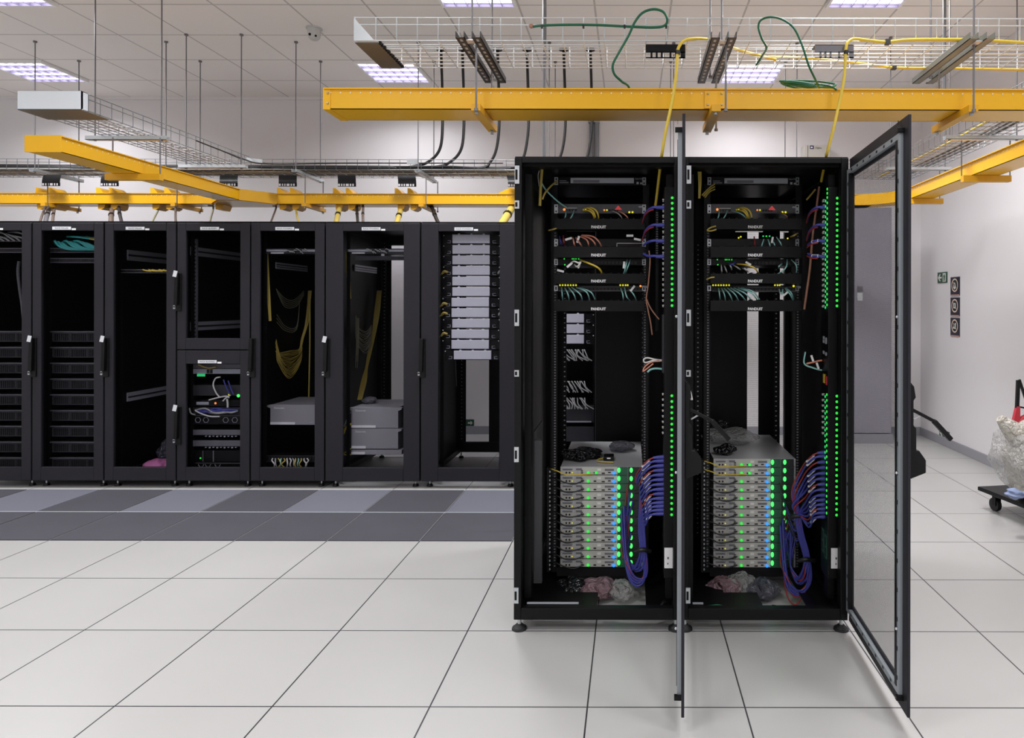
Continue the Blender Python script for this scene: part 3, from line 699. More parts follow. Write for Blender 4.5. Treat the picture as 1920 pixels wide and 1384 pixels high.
for i in range(5):
    c = P(1508 + i * 3, 160 - i * 1.5, 3.40); rx, ry = .115 + .012 * (i % 3), .045
    pts = [(c.x + rx * math.cos(a), 3.40 + ry * math.sin(a), RZ1 + .030 + .060 * (.5 - .5 * math.cos(a + .35 * i)) * (.6 + .1 * i)) for a in [2 * PI * k / 14 for k in range(15)]]
    cl.tube(pts, .005, 8, 3)
cl.tube([P(1528, 158, 3.34), P(1548, 160, 3.3), P(1560, 163, 3.29), P(1569, 169, 3.288)], .005, 8, 5)
cl.build('coil', g2)
# yellow fibre cables down to the open racks
y1 = thing('fiber_cable', 'yellow cable bent over the black plate down into the first open rack', 'cable', P(1255, 200, 3.22))
MB('cy').tube([P(1455, 112, 3.50), P(1400, 98, 3.45), P(1365, 87, 3.40), P(1330, 74.5, 3.30), P(1300, 72.5, 3.24), P(1282, 77, 3.22), P(1272, 90, 3.215), P(1270, 105, 3.215), P(1268, 135, 3.215), P(1263, 175, 3.22), P(1255, 215, 3.22), P(1247, 252, 3.23), P(1241, 290, 3.25), P(1240, 300, 3.30), P(1236, 330, 3.42), P(1231, 372, 3.48), P(1229, 385, 3.50)], .0075, 10, 6).build('sheath', y1)
MB('cblack').cyl(P(1272, 95, 3.215), P(1271, 102, 3.215), .011, 10).build('cable_tie', y1)
y2 = thing('fiber_cable', 'yellow cable bent over the grey plate down to the mesh-door rack', 'cable', P(1575, 200, 3.22))
MB('cy').tube([P(1990, 85, 3.24), P(1920, 80, 3.24), P(1830, 75, 3.24), P(1760, 74, 3.24), P(1700, 75, 3.24), P(1662, 79, 3.24), P(1630, 76, 3.24), P(1602, 73, 3.235), P(1590, 79, 3.22), P(1586, 92, 3.215), P(1585, 110, 3.215), P(1582, 150, 3.215), P(1573, 195, 3.22), P(1563, 240, 3.22), P(1555, 270, 3.24), P(1550, 290, 3.26), P(1548, 300, 3.32), P(1540, 340, 3.45)], .0075, 10, 6).build('sheath', y2)
MB('cblack').cyl(P(1587, 95, 3.215), P(1586, 102, 3.215), .011, 10).build('cable_tie', y2); MB('cblack').cbox(P(1664, 79, 3.24), .022, .022, .024).build('cable_tie', y2)
y3 = thing('fiber_cable', 'yellow cable lying along the far side of the long tray', 'cable', P(1650, 120, 3.5))
MB('cy').tube([P(1440, 106, 3.60), P(1500, 108, 3.58), P(1560, 113, 3.56), P(1640, 122, 3.58), P(1680, 127, 3.6), P(1780, 128, 3.6), P(1920, 131, 3.6), P(2050, 133, 3.6)], .0065, 8, 5).build('sheath', y3)
t_ = MB('cblack').cbox(P(1676, 127, 3.6), .022, .022, .02); t_.build('cable_tie', y3)
# ============================================================ the row of closed racks
YD, YRR, RZB, RZT = 5.64, 6.80, .055, 2.215
def pane_opening(x0, x1): w = x1 - x0; return (x0 + (.078 if w < .7 else .148), x1 - (.085 if w < .7 else .14))
def far_handle(door, X, z0, z1, sticker):
    X += .014; h = MB('black').box(X - .018, X + .030, YD - .040, YD - .028, z0 - .03, z1 + .0)
    h.prism([(X - .018, z0 + .02), (X + .012, z0 + .02), (X + .020, z1), (X - .008, z1)], 'y', YD - .064, YD - .040)
    hd = h.build('door_handle', door, .003)
    s = MB('steel').cyl((X - .020, YD - .050, z0 + .01), (X - .020, YD - .030, z0 + .01), .010, 10).box(X - .028, X - .012, YD - .05, YD - .04, z0 - .012, z0 + .012); plab(s.build('lock', door), 'silver lock barrel')
    if sticker: plab(MB('plate').prism([(X - .022, z1 - .028), (X + .008, z1 - .034), (X + .020, z1 + .016), (X - .010, z1 + .022)], 'y', YD - .0675, YD - .0645).build('sticker', door), 'white sticker on the handle')
def far_door(t, x0, x1, z0, z1, op, label_txt, lx, hz, sticker=True, bottom=None):
    a, b, zb, zt = op
    d = MB('rackdoor').frame(x0 + .006, x1 - .006, z0, z1, YD - .028, YD, a - x0 - .006, x1 - .006 - b, zb - z0, z1 - zt).build('rack_door', t, .004)
    bx('door_pane', 'doorpane', d, a, b, YD - .016, YD - .013, zb, zt)
    w = .155
    if lx is not None:
        plab(bx('name_plate', 'plate', d, lx - w / 2, lx + w / 2, YD - .031, YD - .028, zt + .006, zt + .032), 'white name plate')
        text(label_txt, .018, 'ink', d, 'lettering', (lx, YD - .0315, zt + .019), ext=.0003)
        bx('small_tag', 'white', d, lx + w / 2 + .006, lx + w / 2 + .04, YD - .030, YD - .028, zt + .004, zt + .018)
    if hz: far_handle(d, x0 + .0, hz[0], hz[1], sticker)
    return d
def far_rack(x0, x1, label, rear='closed', gap=None, roff=0):
    t = thing('server_rack', label, 'server rack', ((x0 + x1) / 2, (YD + YRR) / 2, 0), 'closed racks along the back aisle')
    fr = MB('rack'); w = .045
    for x in (x0 + .004, x1 - .004 - w):
        fr.box(x, x + w, YD, YD + .05, RZB, RZT).box(x, x + w, YRR - .05, YRR, RZB, RZT)
        fr.box(x, x + w, YD + .05, YRR - .05, RZT - .05, RZT - .005).box(x, x + w, YD + .05, YRR - .05, RZB, RZB + .05)
    fr.box(x0 + w, x1 - w, YD, YD + .04, RZB, RZB + .08).box(x0 + w, x1 - w, YRR - .04, YRR, RZB + .0, RZB + .1)
    fr.box(x0 + w, x1 - w, YD, YD + .04, RZT - .05, RZT).box(x0 + w, x1 - w, YRR - .04, YRR, RZT - .09, RZT).build('frame', t)
    bx('roof', 'rack', t, x0 + .004, x1 - .004, YD, YRR, RZT - .005, RZT + .008)
    for x in (x0 + .004, x1 - .010): bx('side_panel', 'rack', t, x, x + .006, YD + .05, YRR - .05, RZB + .05, RZT - .05)
    cx = (x0 + x1) / 2
    for s in (-1, 1):
        r = MB('rack').box(cx + s * .235, cx + s * .262, YD + .09, YD + .093, RZB + .1, RZT - .06).box(cx + s * .262, cx + s * .265, YD + .09, YD + .13, RZB + .1, RZT - .06)
        r.box(cx + s * .235 + roff, cx + s * .262 + roff, YRR - .14, YRR - .137, RZB + .1, RZT - .06)
        r.use('steel')
        for k in range(56): r.box(cx + s * .246 + roff, cx + s * .254 + roff, YRR - .142, YRR - .140, RZB + .15 + k * .035, RZB + .158 + k * .035)
        r.build('mounting_rail', t)
    if gap:
        for ga, gb in ((x0 + .04, gap[0]), (gap[1], x1 - .04)):
            if gb - ga > .01: bx('rear_panel', 'rack', t, ga, gb, YRR - .012, YRR - .004, RZB + .1, RZT - .09)
    if rear == 'closed': bx('rear_panel', 'rack', t, x0 + .05, x1 - .05, YRR - .012, YRR - .004, RZB + .1, RZT - .09)
    for x in (x0 + .06, x1 - .06):
        for y in (YD + .05, YRR - .06):
            MB('black').cyl((x, y, .004), (x, y, .022), .026, 14, .020).use('steel').cyl((x, y, .022), (x, y, RZB), .008, 8).build('leveling_foot', t)
    if rear == 'closed': bx('floor_pan', 'rack', t, x0 + .05, x1 - .05, YD + .04, YRR - .04, RZB + .02, RZB + .03)
    return t
XB = [-5.582, -4.976, -4.375, -3.773, -3.159, -2.539, -1.746, -.948, -.150]
zU = lambda py, px=480, d=YD: P(px, py, d).z
ZT_, ZB_ = RZT - .008, RZB + .01
OT, OB = 2.142, .175
HZ = (zU(700), zU(634))
racks = []
spec = [('RACK STORAGE', 'closed rack cut by the left edge of the photo, dark disk shelves inside'), ('RACK PALLAS', 'closed rack with teal cables at its top and dark disk shelves below'),
        ('RACK PALLAS', 'closed rack almost empty, with a pink bag at its bottom'), ('RACK BLADE01', 'closed rack with two separate doors, one above the other'),
        ('RACK POWER01', 'closed rack with yellow cable loops and a single grey box'), ('RACK POWER02', 'closed wide rack with two stacked grey boxes and yellow cables'),
        ('RACK POWER03', 'closed wide rack filled with silver panels in its upper half'), ('RACK POWER04', 'closed rack seen only through the back of the first open rack')]
for i in range(8):
    x0, x1 = XB[i], XB[i + 1]
    t = far_rack(x0, x1, spec[i][1], 'open' if i in (5, 6) else 'closed', {5: (-2.405, -2.0), 6: (-1.652, -1.42)}.get(i), {5: -.035, 6: -.065}.get(i, 0)); racks.append(t)
    a, b = pane_opening(x0, x1)
    lx = (xx(122, YD) if i == 1 else None)
    lx = {0: xx(-15, YD), 1: xx(121, YD), 2: xx(258, YD), 3: xx(397, YD), 4: xx(537, YD), 5: xx(698, YD), 6: xx(871, YD), 7: -.55}[i]
    if i == 3:
        zs = zU(656, 400)
        far_door(t, x0, x1, zs + .004, ZT_, (a, b, zU(634, 400), OT), spec[i][0], lx, (zU(577), zU(513)))
        far_door(t, x0, x1, ZB_, zs - .004, (a, b, OB, zU(682, 400)), 'RACK BLADE02', xx(393, YD), (zU(826), zU(762)))
    else: far_door(t, x0, x1, ZB_, ZT_, (a, b, OB, OT), spec[i][0], lx, HZ if i != 7 else None, i not in (4, 6))
DR = YD + .085      # face of what is mounted on the front rails
# --- disk shelves of the two left racks
def disk_shelf(cx, z, label):
    t = thing('disk_shelf', label, 'disk shelf', (cx, DR, z))
    bx('chassis', 'black', t, cx - .222, cx + .222, DR + .02, DR + .62, z, z + .082)
    plab(bx('top_lip', 'lip', t, cx - .24, cx + .24, DR - .006, DR + .02, z + .082, z + .092), 'lighter top lip')
    for s in (-1, 0, 1):
        f = MB('blackmatte').box(cx + s * .148 - .072, cx + s * .148 + .072, DR - .002, DR + .02, z + .004, z + .078)
        f.use('bayline').frame(cx + s * .148 - .072, cx + s * .148 + .072, z + .004, z + .078, DR - .006, DR - .002, .006, .006, .005, .005)
        for k in range(7): f.box(cx + s * .148 - .06 + k * .018, cx + s * .148 - .057 + k * .018, DR - .004, DR - .002, z + .01, z + .072)
        f.build('drive_bay', t)
    return t
for r, nm in ((0, 'in the leftmost rack cut by the photo edge'), (1, 'in the rack with teal cables')):
    cx = (XB[r] + XB[r + 1]) / 2
    for k in range(9):
        py = 621 + 29.6 * k
        z = zU(py, 60, DR) - .092
        if k == 0: pr = disk_shelf(cx, z, 'dark disk shelf, first from the top ' + nm)
        else: dup(pr, (cx, DR, z), 'dark disk shelf, ' + ordn(k) + ' from the top ' + nm)
# patch panels & cables at their tops
def patch(cx, z, label, m='dgrey', w=.24, h=.040, ports=24, depth=.10, line='mgrey'):
    t = thing('patch_bay', label, 'patch panel', (cx, DR, z))
    bx('panel_face', m, t, cx - w, cx + w, DR - .004, DR + .006, z, z + h)
    l = MB(line).box(cx - w, cx + w, DR - .007, DR - .004, z + h - .006, z + h).box(cx - w, cx + w, DR - .007, DR - .004, z, z + .005); l.build('edge_strip', t)
    p = MB('port')
    for i in range(ports): x = cx - w * .9 + i * w * 1.8 / (ports - 1); p.box(x - w * .03, x + w * .03, DR - .006, DR - .003, z + .010, z + h - .010)
    p.build('port_row', t)
    bx('tray_body', 'black', t, cx - w + .02, cx + w - .02, DR + .006, DR + depth, z, z + h)
    return t
c0, c1 = (XB[0] + XB[1]) / 2, (XB[1] + XB[2]) / 2
patch(c0, zU(474, 20, DR), 'dark patch panel with two light edges in the leftmost rack')
patch(c0, zU(453, 20, DR), 'upper dark patch panel under grey cables in the leftmost rack')
patch(c1, zU(493, 150, DR), 'dark patch panel below the teal cables')
patch(c1, zU(474, 150, DR), 'upper patch panel directly under the teal cables')
rnd = random.Random(5)
def tuft(name, label, cat, c, n, spread, m, r=.005, rnd=rnd, drop=.05, group=None):
    """loose bundle of short patch cords as one cable bundle thing, each cord a part"""
    t = thing(name, label, cat, c, group)
    for i in range(n):
        x = c[0] + spread * (i / max(1, n - 1) - .5) * 2
        m_ = m if isinstance(m, str) else m[i % len(m)]
        MB(m_).tube([(x, c[1], c[2]), (x + rnd.uniform(-.01, .01), c[1] - .02, c[2] + .004), (x + .02 + rnd.uniform(-.02, .03), c[1] - .032, c[2] - drop * .5), (x + .05 + rnd.uniform(-.02, .04), c[1] - .03, c[2] - drop)], r, 6, 4).build('cord_strand', t)
    return t
b1 = thing('cable_bundle', 'teal patch cables curling over the panel in the rack second from the left edge', 'cables', P(140, 462, DR - .02))
for i in range(9):
    q = i * 7
    MB('cteal2').tube([P(104 + q * .4, 458, DR + .1), P(103 + q, 452 + (i % 3) * 2, DR - .02), P(112 + q * 1.2, 462 + (i % 3), DR - .035), P(135 + q, 468, DR - .03), P(186, 467 - (i % 4), DR - .01)], .010, 7, 5).build('cord_strand', b1)
for i in range(5): MB('cteal2' if i < 3 else 'cydim').tube([P(126 + i * 9, 444, DR + .05), P(140 + i * 9, 444 + i, DR - .02), P(165 + i * 4, 446 + i, DR - .02), P(192, 446 + i, DR)], .009, 7, 4).build('cord_strand', b1)
b0 = thing('cable_bundle', 'grey patch cables drooping at the top of the leftmost rack', 'cables', P(20, 444, DR - .02))
for i in range(9): MB('cgrey').tube([P(-45 + i * 10, 436, DR + .05), P(-30 + i * 11, 436 + (i % 3) * 3, DR - .02), P(-14 + i * 11, 446, DR - .03), P(-2 + i * 10, 452, DR - .01)], .007, 6, 4).build('cord_strand', b0)
cable('power_cable', 'grey cable hanging down the side of the leftmost rack', 'cable', [P(36, 490, DR + .1), P(34, 510, DR + .1), P(37, 540, DR + .1), P(42, 575, DR + .1), P(48, 640, DR + .1)], .012, 'mgrey')
# --- third rack: shelf with yellow cords, side rails, pink bag
c2_ = (XB[2] + XB[3]) / 2
patch(c2_, zU(512, 270, DR), 'thin light-edged patch panel with a few yellow cords in the rack with the pink bag', 'black', .24, .03, 24, .1, 'mgrey')
t = tuft('cable_bundle', 'few yellow patch cords lying in the rack with the pink bag', 'cables', (c2_ + .05, DR - .01, zU(507, 270, DR)), 5, .09, 'cy', .006, drop=.010)
def side_rail(X, ya, yb, z, h, label, m='lgrey'):
    t = thing('side_rail', label, 'side rail', (X, (ya + yb) / 2, z))
    b = MB(m).box(X - .004, X + .010, ya, yb, z, z + h).use('dgrey').box(X + .010, X + .012, ya, yb, z + h * .40, z + h * .58); b.build('rail_profile', t); return t
side_rail(XB[2] + .022, 5.84, 6.62, zz(750, 6.0), .075, 'grey horizontal side rail in the lower half of the rack with the pink bag')
side_rail(XB[2] + .022, 5.84, 6.62, zz(492, 6.0), .09, 'grey horizontal side rail behind the yellow cords')
def bag(name, label, c, r, m, seed, cat='bag', jit=.075, crum=None):
    rr = random.Random(seed); b = MB(m).ball(c, r, 44, 26, 0); 
    c = Vector(c)
    ph = [rr.uniform(0, 6.3) for _ in range(12)]; fr = [rr.uniform(5, 16) for _ in range(12)]
    for i, v in enumerate(b.v):
        d = v - c; q = Vector((d.x / r[0], d.y / r[1], d.z / r[2]))
        k = 1 + jit * (math.sin(q.x * fr[0] * .5 + ph[0]) * 1.2 + math.sin(q.z * fr[1] * .5 + q.x * 2 + ph[1]) + .7 * math.sin(q.y * fr[2] * .6 + q.x * fr[3] * .4 + ph[2]) - 1.1 * abs(math.sin(q.x * fr[4] * .5 + q.z * fr[5] * .35 + ph[3])) - .9 * abs(math.sin(q.x * fr[6] * .45 - q.z * fr[7] * .5 + q.y * 3 + ph[4])) + .5)
        p = c + d * k
        if p.z < c.z - r[2]: p.z = c.z - r[2]
        b.v[i] = p
    o = b.build(name); tag(o, label, cat); return o
bag('plastic_bag', 'crumpled pink-purple bag at the bottom of a closed rack', (xx(298, 5.82), 5.82, RZB + .03 + .055), (.14, .10, .056), 'pinkcloth', 4)
bag('plastic_bag', 'greyish plastic bag standing above the pink one', (xx(309, 5.95), 5.99, RZB + .03 + .12), (.09, .07, .12), 'bagsmoke', 9)
# --- fourth rack: upper empty bay with rails
for (pya, pyb, lab) in ((462, 484, 'sloping-looking grey side rail in the upper door of the two-door rack'), (605, 620, 'grey side rail low in the upper door of the two-door rack')):
    side_rail(XB[3] + .022, 5.76, 6.60, zz(pyb, 6.0), .075, lab)
t = thing('mounting_post', 'grey upright post behind the upper door of the two-door rack', 'post', (xx(366, 5.78), 5.78, zz(636, 5.78)))
b = MB('mgrey').box(xx(361.5, 5.78), xx(370, 5.78), 5.77, 5.79, zz(640, 5.78), zz(450, 5.78)).use('port')
for k in range(24): b.box(xx(364.5, 5.77), xx(367, 5.77), 5.768, 5.77, zz(634 - k * 7.5, 5.77), zz(631 - k * 7.5, 5.77))
b.build('post_profile', t)
c3 = (XB[3] + XB[4]) / 2
def unit(cx, py0, py1, px, label, m='black', w=.222, name='network_device', cat='network device', depth=.45, ears=True):
    z0, z1 = zU(py1, px, DR), zU(py0, px, DR)
    t = thing(name, label, cat, (cx, DR, z0))
    bx('chassis', 'black', t, cx - w, cx + w, DR + .012, DR + depth, z0, z1)
    bx('face_plate', m, t, cx - w, cx + w, DR, DR + .012, z0, z1, .002)
    if ears:
        for s in (-1, 1): bx('mounting_ear', m, t, cx + s * w, cx + s * (w + .018), DR, DR + .004, z0, z1)
    return t, z0, z1
def led(t, m, x, y, z, r=.005, sy=1.0):
    return MB(m).ball((x, y, z), (r, r * .4, r * sy), 10, 6).build('indicator_light', t)
X_ = lambda px: xx(px, DR)
t, z0, z1 = unit(c3, 683, 691, 400, 'thin grey device at the very top behind the lower door', 'mgrey')
t, z0, z1 = unit(c3, 692, 701, 400, 'grey switch with green display behind the lower door', 'lgrey')
bx('display', 'ledgreenmint', t, X_(370), X_(385), DR - .003, DR + .001, zU(706, 400, DR), zU(701, 400, DR))
bx('module_slot', 'port', t, X_(388), X_(393), DR - .002, DR, z0 + .004, z1 - .004); bx('module_slot', 'port', t, X_(394), X_(399), DR - .002, DR, z0 + .004, z1 - .004)
t, z0, z1 = unit(c3, 722, 742, 400, 'dark device with a bright green light behind the lower door', 'dgrey')
led(t, 'ledgreenbig', X_(448), DR - .006, zU(742, 440, DR), .014); led(t, 'ledyellow', X_(430), DR - .006, zU(740, 440, DR), .006)
t, z0, z1 = unit(c3, 750, 762, 400, 'dark device with a white nameplate and an orange light behind the lower door', 'black')
bx('name_plate', 'lgrey', t, X_(369), X_(392), DR - .003, DR, zU(759, 400, DR), zU(753.5, 400, DR)); led(t, 'ledorange', X_(405), DR - .005, zU(756, 400, DR), .010)
t, z0, z1 = unit(c3, 764, 778, 400, 'dark patch device covered by violet cables behind the lower door', 'dgrey')
for (py0, py1, lab, hexes) in ((779, 796, 'blade chassis with hexagonal grille holes behind the lower door', 4), (868, 878, 'lowest chassis with a hexagon-edged grille behind the lower door', 3)):
    t, z0, z1 = unit(c3, py0, py1, 400, lab, 'black')
    hx = MB('lgrey'); R = .024
    cxs = [372, 387, 424, 441][:hexes] if hexes == 4 else [378, 391, 409]
    for p in cxs:
        c = (X_(p), (z0 + z1) / 2 if hexes == 4 else z1 - .012)
        for k in range(6 if hexes == 4 else 3):
            a0, a1 = PI / 3 * (k + (0 if hexes == 4 else 3)), PI / 3 * (k + 1 + (0 if hexes == 4 else 3))
            hx.bar((c[0] + R * math.cos(a0), DR - .003, c[1] + R * math.sin(a0)), (c[0] + R * math.cos(a1), DR - .003, c[1] + R * math.sin(a1)), .003, .003)
    hx.build('hexagon_grille', t); bx('edge_strip', 'mgrey', t, c3 - .22, c3 + .22, DR - .003, DR, z1 - .004, z1)
for (py0, py1, lab) in ((806, 816, 'upper of two plain grey drive shelves behind the lower door'), (826, 837, 'lower of two plain grey drive shelves behind the lower door')):
    t, z0, z1 = unit(c3, py0, py1, 400, lab, 'mgrey', name='drive_shelf', cat='drive shelf')
    s = MB('lgrey')
    for k in range(9): s.box(X_(385 + k * 7), X_(388 + k * 7), DR - .001, DR + .01, z0 - .012 - .004 * (k % 2), z0 - .006)
    s.build('drive_row', t)
t, z0, z1 = unit(c3, 845, 866, 400, 'dark server with a tiny green light near the floor behind the lower door', 'black')
led(t, 'ledgreen', X_(377), DR - .004, zU(859, 380, DR), .008); MB('mgrey').box(X_(381), X_(382), DR - .004, DR, z0, z1).box(X_(400), X_(402), DR - .004, DR, z0, z1).build('bay_divider', t)
for (pts, m, lab) in (([(413, 707), (404, 710), (400, 722), (405, 736), (412, 745)], 'cwhite', 'white cable looping down behind the lower door'),
                      ([(419, 712), (424, 725), (430, 738)], 'cblue', 'dark blue cable beside the white loop behind the lower door'),
                      ([(428, 714), (432, 726), (438, 740)], 'cblue', 'short dark blue cable left of the bright green light'),
                      ([(392, 750), (408, 746), (424, 743), (430, 746)], 'cwhite', 'white cord running level above the orange light'),
                      ([(418, 752), (424, 746), (432, 741)], 'cwhite', 'short white cord slanting by the orange light'),
                      ([(366, 770), (378, 776), (395, 781), (412, 781)], 'cwhite', 'white cable sagging under the violet ones'),
                      ([(372, 684), (390, 690), (405, 688)], 'cydim', 'brownish cords at the top behind the lower door'),
                      ([(355, 765), (358, 775), (366, 778)], 'cgrey', 'thin grey cord at the left side behind the lower door')):
    cable('patch_cable', lab, 'cable', [P(p[0], p[1], DR - .02) for p in pts], .006, m)
b3 = thing('cable_bundle', 'violet-blue cables heaped across a device behind the lower door', 'cables', P(400, 770, DR - .02))
for i in range(7): MB('cblue' if i % 3 else 'cgrey').tube([P(366 + i * 3, 769 + (i % 3) * 2, DR - .012), P(385 + i * 6, 766 + (i % 4) * 3, DR - .028), P(405 + i * 5, 774 - (i % 3) * 3, DR - .03), P(446, 768 + i % 4, DR - .012)], .007, 6, 4).build('cord_strand', b3)
cable('patch_cable', 'white sleeved plug pair hanging by the orange light', 'cable', [P(426, 748, DR - .02), P(427, 757, DR - .02), P(427, 764, DR - .02)], .008, 'cwhite')
# --- fifth and sixth rack: grey boxes
def grey_box(x0, x1, py0, py1, px, label, stripe=.55, ear='l', txt=True):
    z0, z1 = zU(py1, px, DR + .06), zU(py0, px, DR + .06); y = DR + .06
    t = thing('power_module', label, 'equipment box', ((x0 + x1) / 2, y, z0))
    bx('housing', 'boxgrey', t, x0, x1, y, y + .50, z0 + .001, z1 - .001, .003)
    bx('stripe', 'white', t, x0 + .002, x0 + (x1 - x0) * stripe, y - .003, y, z0 + .004, z0 + .024)
    if txt: text('Datacom', .024, 'white', t, 'lettering', (x0 + (x1 - x0) * .20, y - .001, z1 - .028))
    bx('rating_mark', 'lgrey', t, x1 - .055, x1 - .025, y - .002, y, z0 + .022, z0 + .026)
    for s in ear:
        X = x0 if s == 'l' else x1; q = -1 if s == 'l' else 1
        MB('boxgrey').prism([(X, z1 - .002), (X + q * .028, z1 - .006), (X + q * .028, z1 - .018), (X, z1 - .03)], 'y', y, y + .05).build('mounting_ear', t)
    return t
XD = lambda px: xx(px, DR + .06)
grey_box(XD(507), XD(592), 759, 797, 550, 'single grey box with a white stripe in the rack with yellow loops')
grey_box(XD(659), XD(747), 764, 803, 700, 'upper of two stacked grey boxes in the wide rack', .52, 'lr')
grey_box(XD(659), XD(747), 803.5, 842, 700, 'lower of two stacked grey boxes in the wide rack', .31, 'r')
grey_box(XD(659), XD(754), 843.5, 853, 700, 'flat grey box right under the two stacked ones', .27, '', False)
c4, c5, c6 = (XB[4] + XB[5]) / 2, (XB[5] + XB[6]) / 2, (XB[6] + XB[7]) / 2
def top_unit(cx, px0, px1, py, lab, extra):
    t = thing('fiber_enclosure', lab, 'patch panel', (cx, DR, zU(py + 6, px0, DR)))
    bx('panel_face', 'dgrey', t, cx - .24, cx + .24, DR, DR + .01, zU(py + 6, px0, DR), zU(py - 4, px0, DR))
    bx('panel_body', 'black', t, cx - .22, cx + .22, DR + .01, DR + .22, zU(py + 6, px0, DR), zU(py - 4, px0, DR))
    bx('edge_strip', 'lgrey', t, X_(px0), X_(px0) + (X_(px1) - X_(px0)) * .42, DR - .004, DR, zU(py + 2, px0, DR), zU(py - 2, px0, DR))
    bx('edge_strip', 'lgrey', t, X_(px1) - (X_(px1) - X_(px0)) * .27, X_(px1), DR - .004, DR, zU(py + 2, px0, DR), zU(py - 2, px0, DR))
    bx('edge_strip', 'white', t, X_(px0 + 8), X_(px0 + 32), DR - .005, DR, zU(py + 5.5, px0, DR), zU(py + 3.5, px0, DR))
    m = MB('cgrey'); rr = random.Random(int(px0))
    for k in range(10): p = P(px0 + 35 + k * 4, py + rr.uniform(-3, 3), DR - .01); m.tube([p, p + Vector((.01, -.012, .004)), p + Vector((.03, -.01, rr.uniform(-.02, .01)))], .004, 6, 3)
    m.build('plugged_cords', t)
    if extra:
        bx('lower_strip', 'dgrey', t, X_(px0 + 14), X_(px1), DR - .003, DR, zU(py + 18, px0, DR), zU(py + 10, px0, DR)); bx('tag', 'lgrey', t, X_(px0 + 63), X_(px0 + 69), DR - .006, DR - .002, zU(py + 10, px0, DR), zU(py + 6, px0, DR))
    return t
top_unit(c4, 500, 591, 470, 'fibre panel with light strips at the top of the rack with a single grey box', False)
top_unit(c5, 652, 757, 470, 'fibre panel with light strips at the top of the rack with two grey boxes', True)
for (px0, px1, pya, pyb, X, lab) in ((517, 576, 493, 514, XB[4] + .02, 'light grey slotted side rail behind yellow loops of the single-box rack'), (665, 706, 497, 513, XB[5] + .02, 'light grey slotted side rail in the two-box rack')):
    d0 = (X) * F / (px0 - VX); d1 = (X) * F / (px1 - VX)
    t = thing('side_rail', lab, 'side rail', (X, (d0 + d1) / 2, zz(pya + 12, d0)))
    b = MB('silver').box(X - .003, X + .004, d0, d1, zz(pya + 12, d0), zz(pya, d0)).use('black').box(X + .004, X + .006, d0, d1, zz(pya + 5, d0), zz(pya + 3.5, d0)).box(X + .004, X + .006, d0, d1, zz(pya + 9, d0), zz(pya + 8, d0)); b.build('rail_profile', t)
# hanging yellow fibres
def sag(lab, ptsl, r, m='cydim', cat='cables', name='fiber_bundle'):
    c = Vector(ptsl[0][0]); t = thing(name, lab, cat, c)
    for p in ptsl: MB(m).tube(p, r, 6, 5).build('fiber_cord', t)
    return t
rr = random.Random(8)
L5 = []
for i in range(24):
    k = i / 23
    L5.append([P(517 + rr.uniform(0, 2), 634 + 25 * rr.random(), 5.92), P(521 + 7 * rr.random(), 662 + 22 * k, 5.97), P(541 + 5 * rr.random(), 658 + 52 * k, 6.12), P(560 + 5 * rr.random(), 655 + 24 * k, 6.28), P(566 + rr.uniform(-2, 2), 640, 6.36), P(576 + rr.uniform(-3, 3), 600, 6.40), P(581 + rr.uniform(-3, 3), 545, 6.42)])
sag('yellow fibres sagging in a big loop behind the door above the single grey box', L5, .0034)
L5 = [[P(518 + i, 542 + 3 * i, 5.92), P(535, 560 + 4 * i, 6.08), P(552 + i, 562 + i * 3, 6.2), P(570, 545 + 2 * i, 6.4)] for i in range(5)] + [[P(519, 590 + 7 * i, 5.92), P(535, 612 + 4 * i, 6.08), P(556, 612 + i * 3, 6.24), P(562, 565 + 3 * i, 6.36)] for i in range(3)]
sag('thin loose fibre loops in the upper half of the single-box rack', L5, .003, 'colive')
L5 = [[P(496 + i, 472, DR + .05), P(497 + i, 500, DR + .05), P(500 + i * .9, 545, DR + .05), P(505 + i * .5, 602, DR + .05)] for i in range(7)]
sag('straight yellow fibre bundle along the left edge of the single-box rack', L5, .0045)
cable('fiber_cable', 'single upright yellowish cable right of the loops in the single-box rack', 'cable', [P(581, 560, 6.3), P(581, 640, 6.3), P(580, 700, 6.3), P(579, 745, 6.3)], .007, 'cydim')
L6 = []
for i in range(20):
    q = rr.uniform(-1, 1)
    L6.append([P(711 + 4 * q, 545, 6.62), P(706 + 5 * q, 590, 6.55), P(700 + 3 * q, 630, 6.5), P(692 + 3 * q, 665, 6.4), P(687 + 2 * q, 690, 6.3), P(682 + 5 * q, 715, 6.2), P(674 + 4 * q, 750, 6.05)])
sag('thick yellow fibre trunk hanging in the rack with two grey boxes', L6, .0045)
L6 = []
for i in range(14):
    k = i / 13
    L6.append([P(666 + 2 * rr.random(), 590 + 10 * rr.random(), 6.1), P(668 + 3 * rr.random(), 612 + 30 * k, 6.15), P(682 + 5 * rr.random(), 622 + 40 * k, 6.3), P(697, 610 + 36 * k, 6.45)])
sag('thin yellow fibre loops left of the trunk in the two-box rack', L6, .0032, 'colive')
sag('yellow fibre bundle at the left edge of the two-box rack', [[P(648 + i, 472, DR + .05), P(649 + i, 495, DR + .05), P(651 + i * .8, 520, DR + .05), P(655 + i * .4, 560, DR + .05)] for i in range(7)], .0045)
sag('bare fibre ends hanging straight in the two-box rack', [[P(667 + i * 1.5, 596, 6.1), P(668 + i * 1.2, 640, 6.1), P(667 + i, 690 - 12 * (i % 3), 6.1)] for i in range(5)], .003, 'colive')
cable('fiber_cable', 'bright yellow-orange cable curving into the side of the grey boxes', 'cable', [P(644, 813, DR + .06), P(648, 803, DR + .05), P(654, 797, DR + .055), P(661, 795, DR + .08)], .010, 'cy')
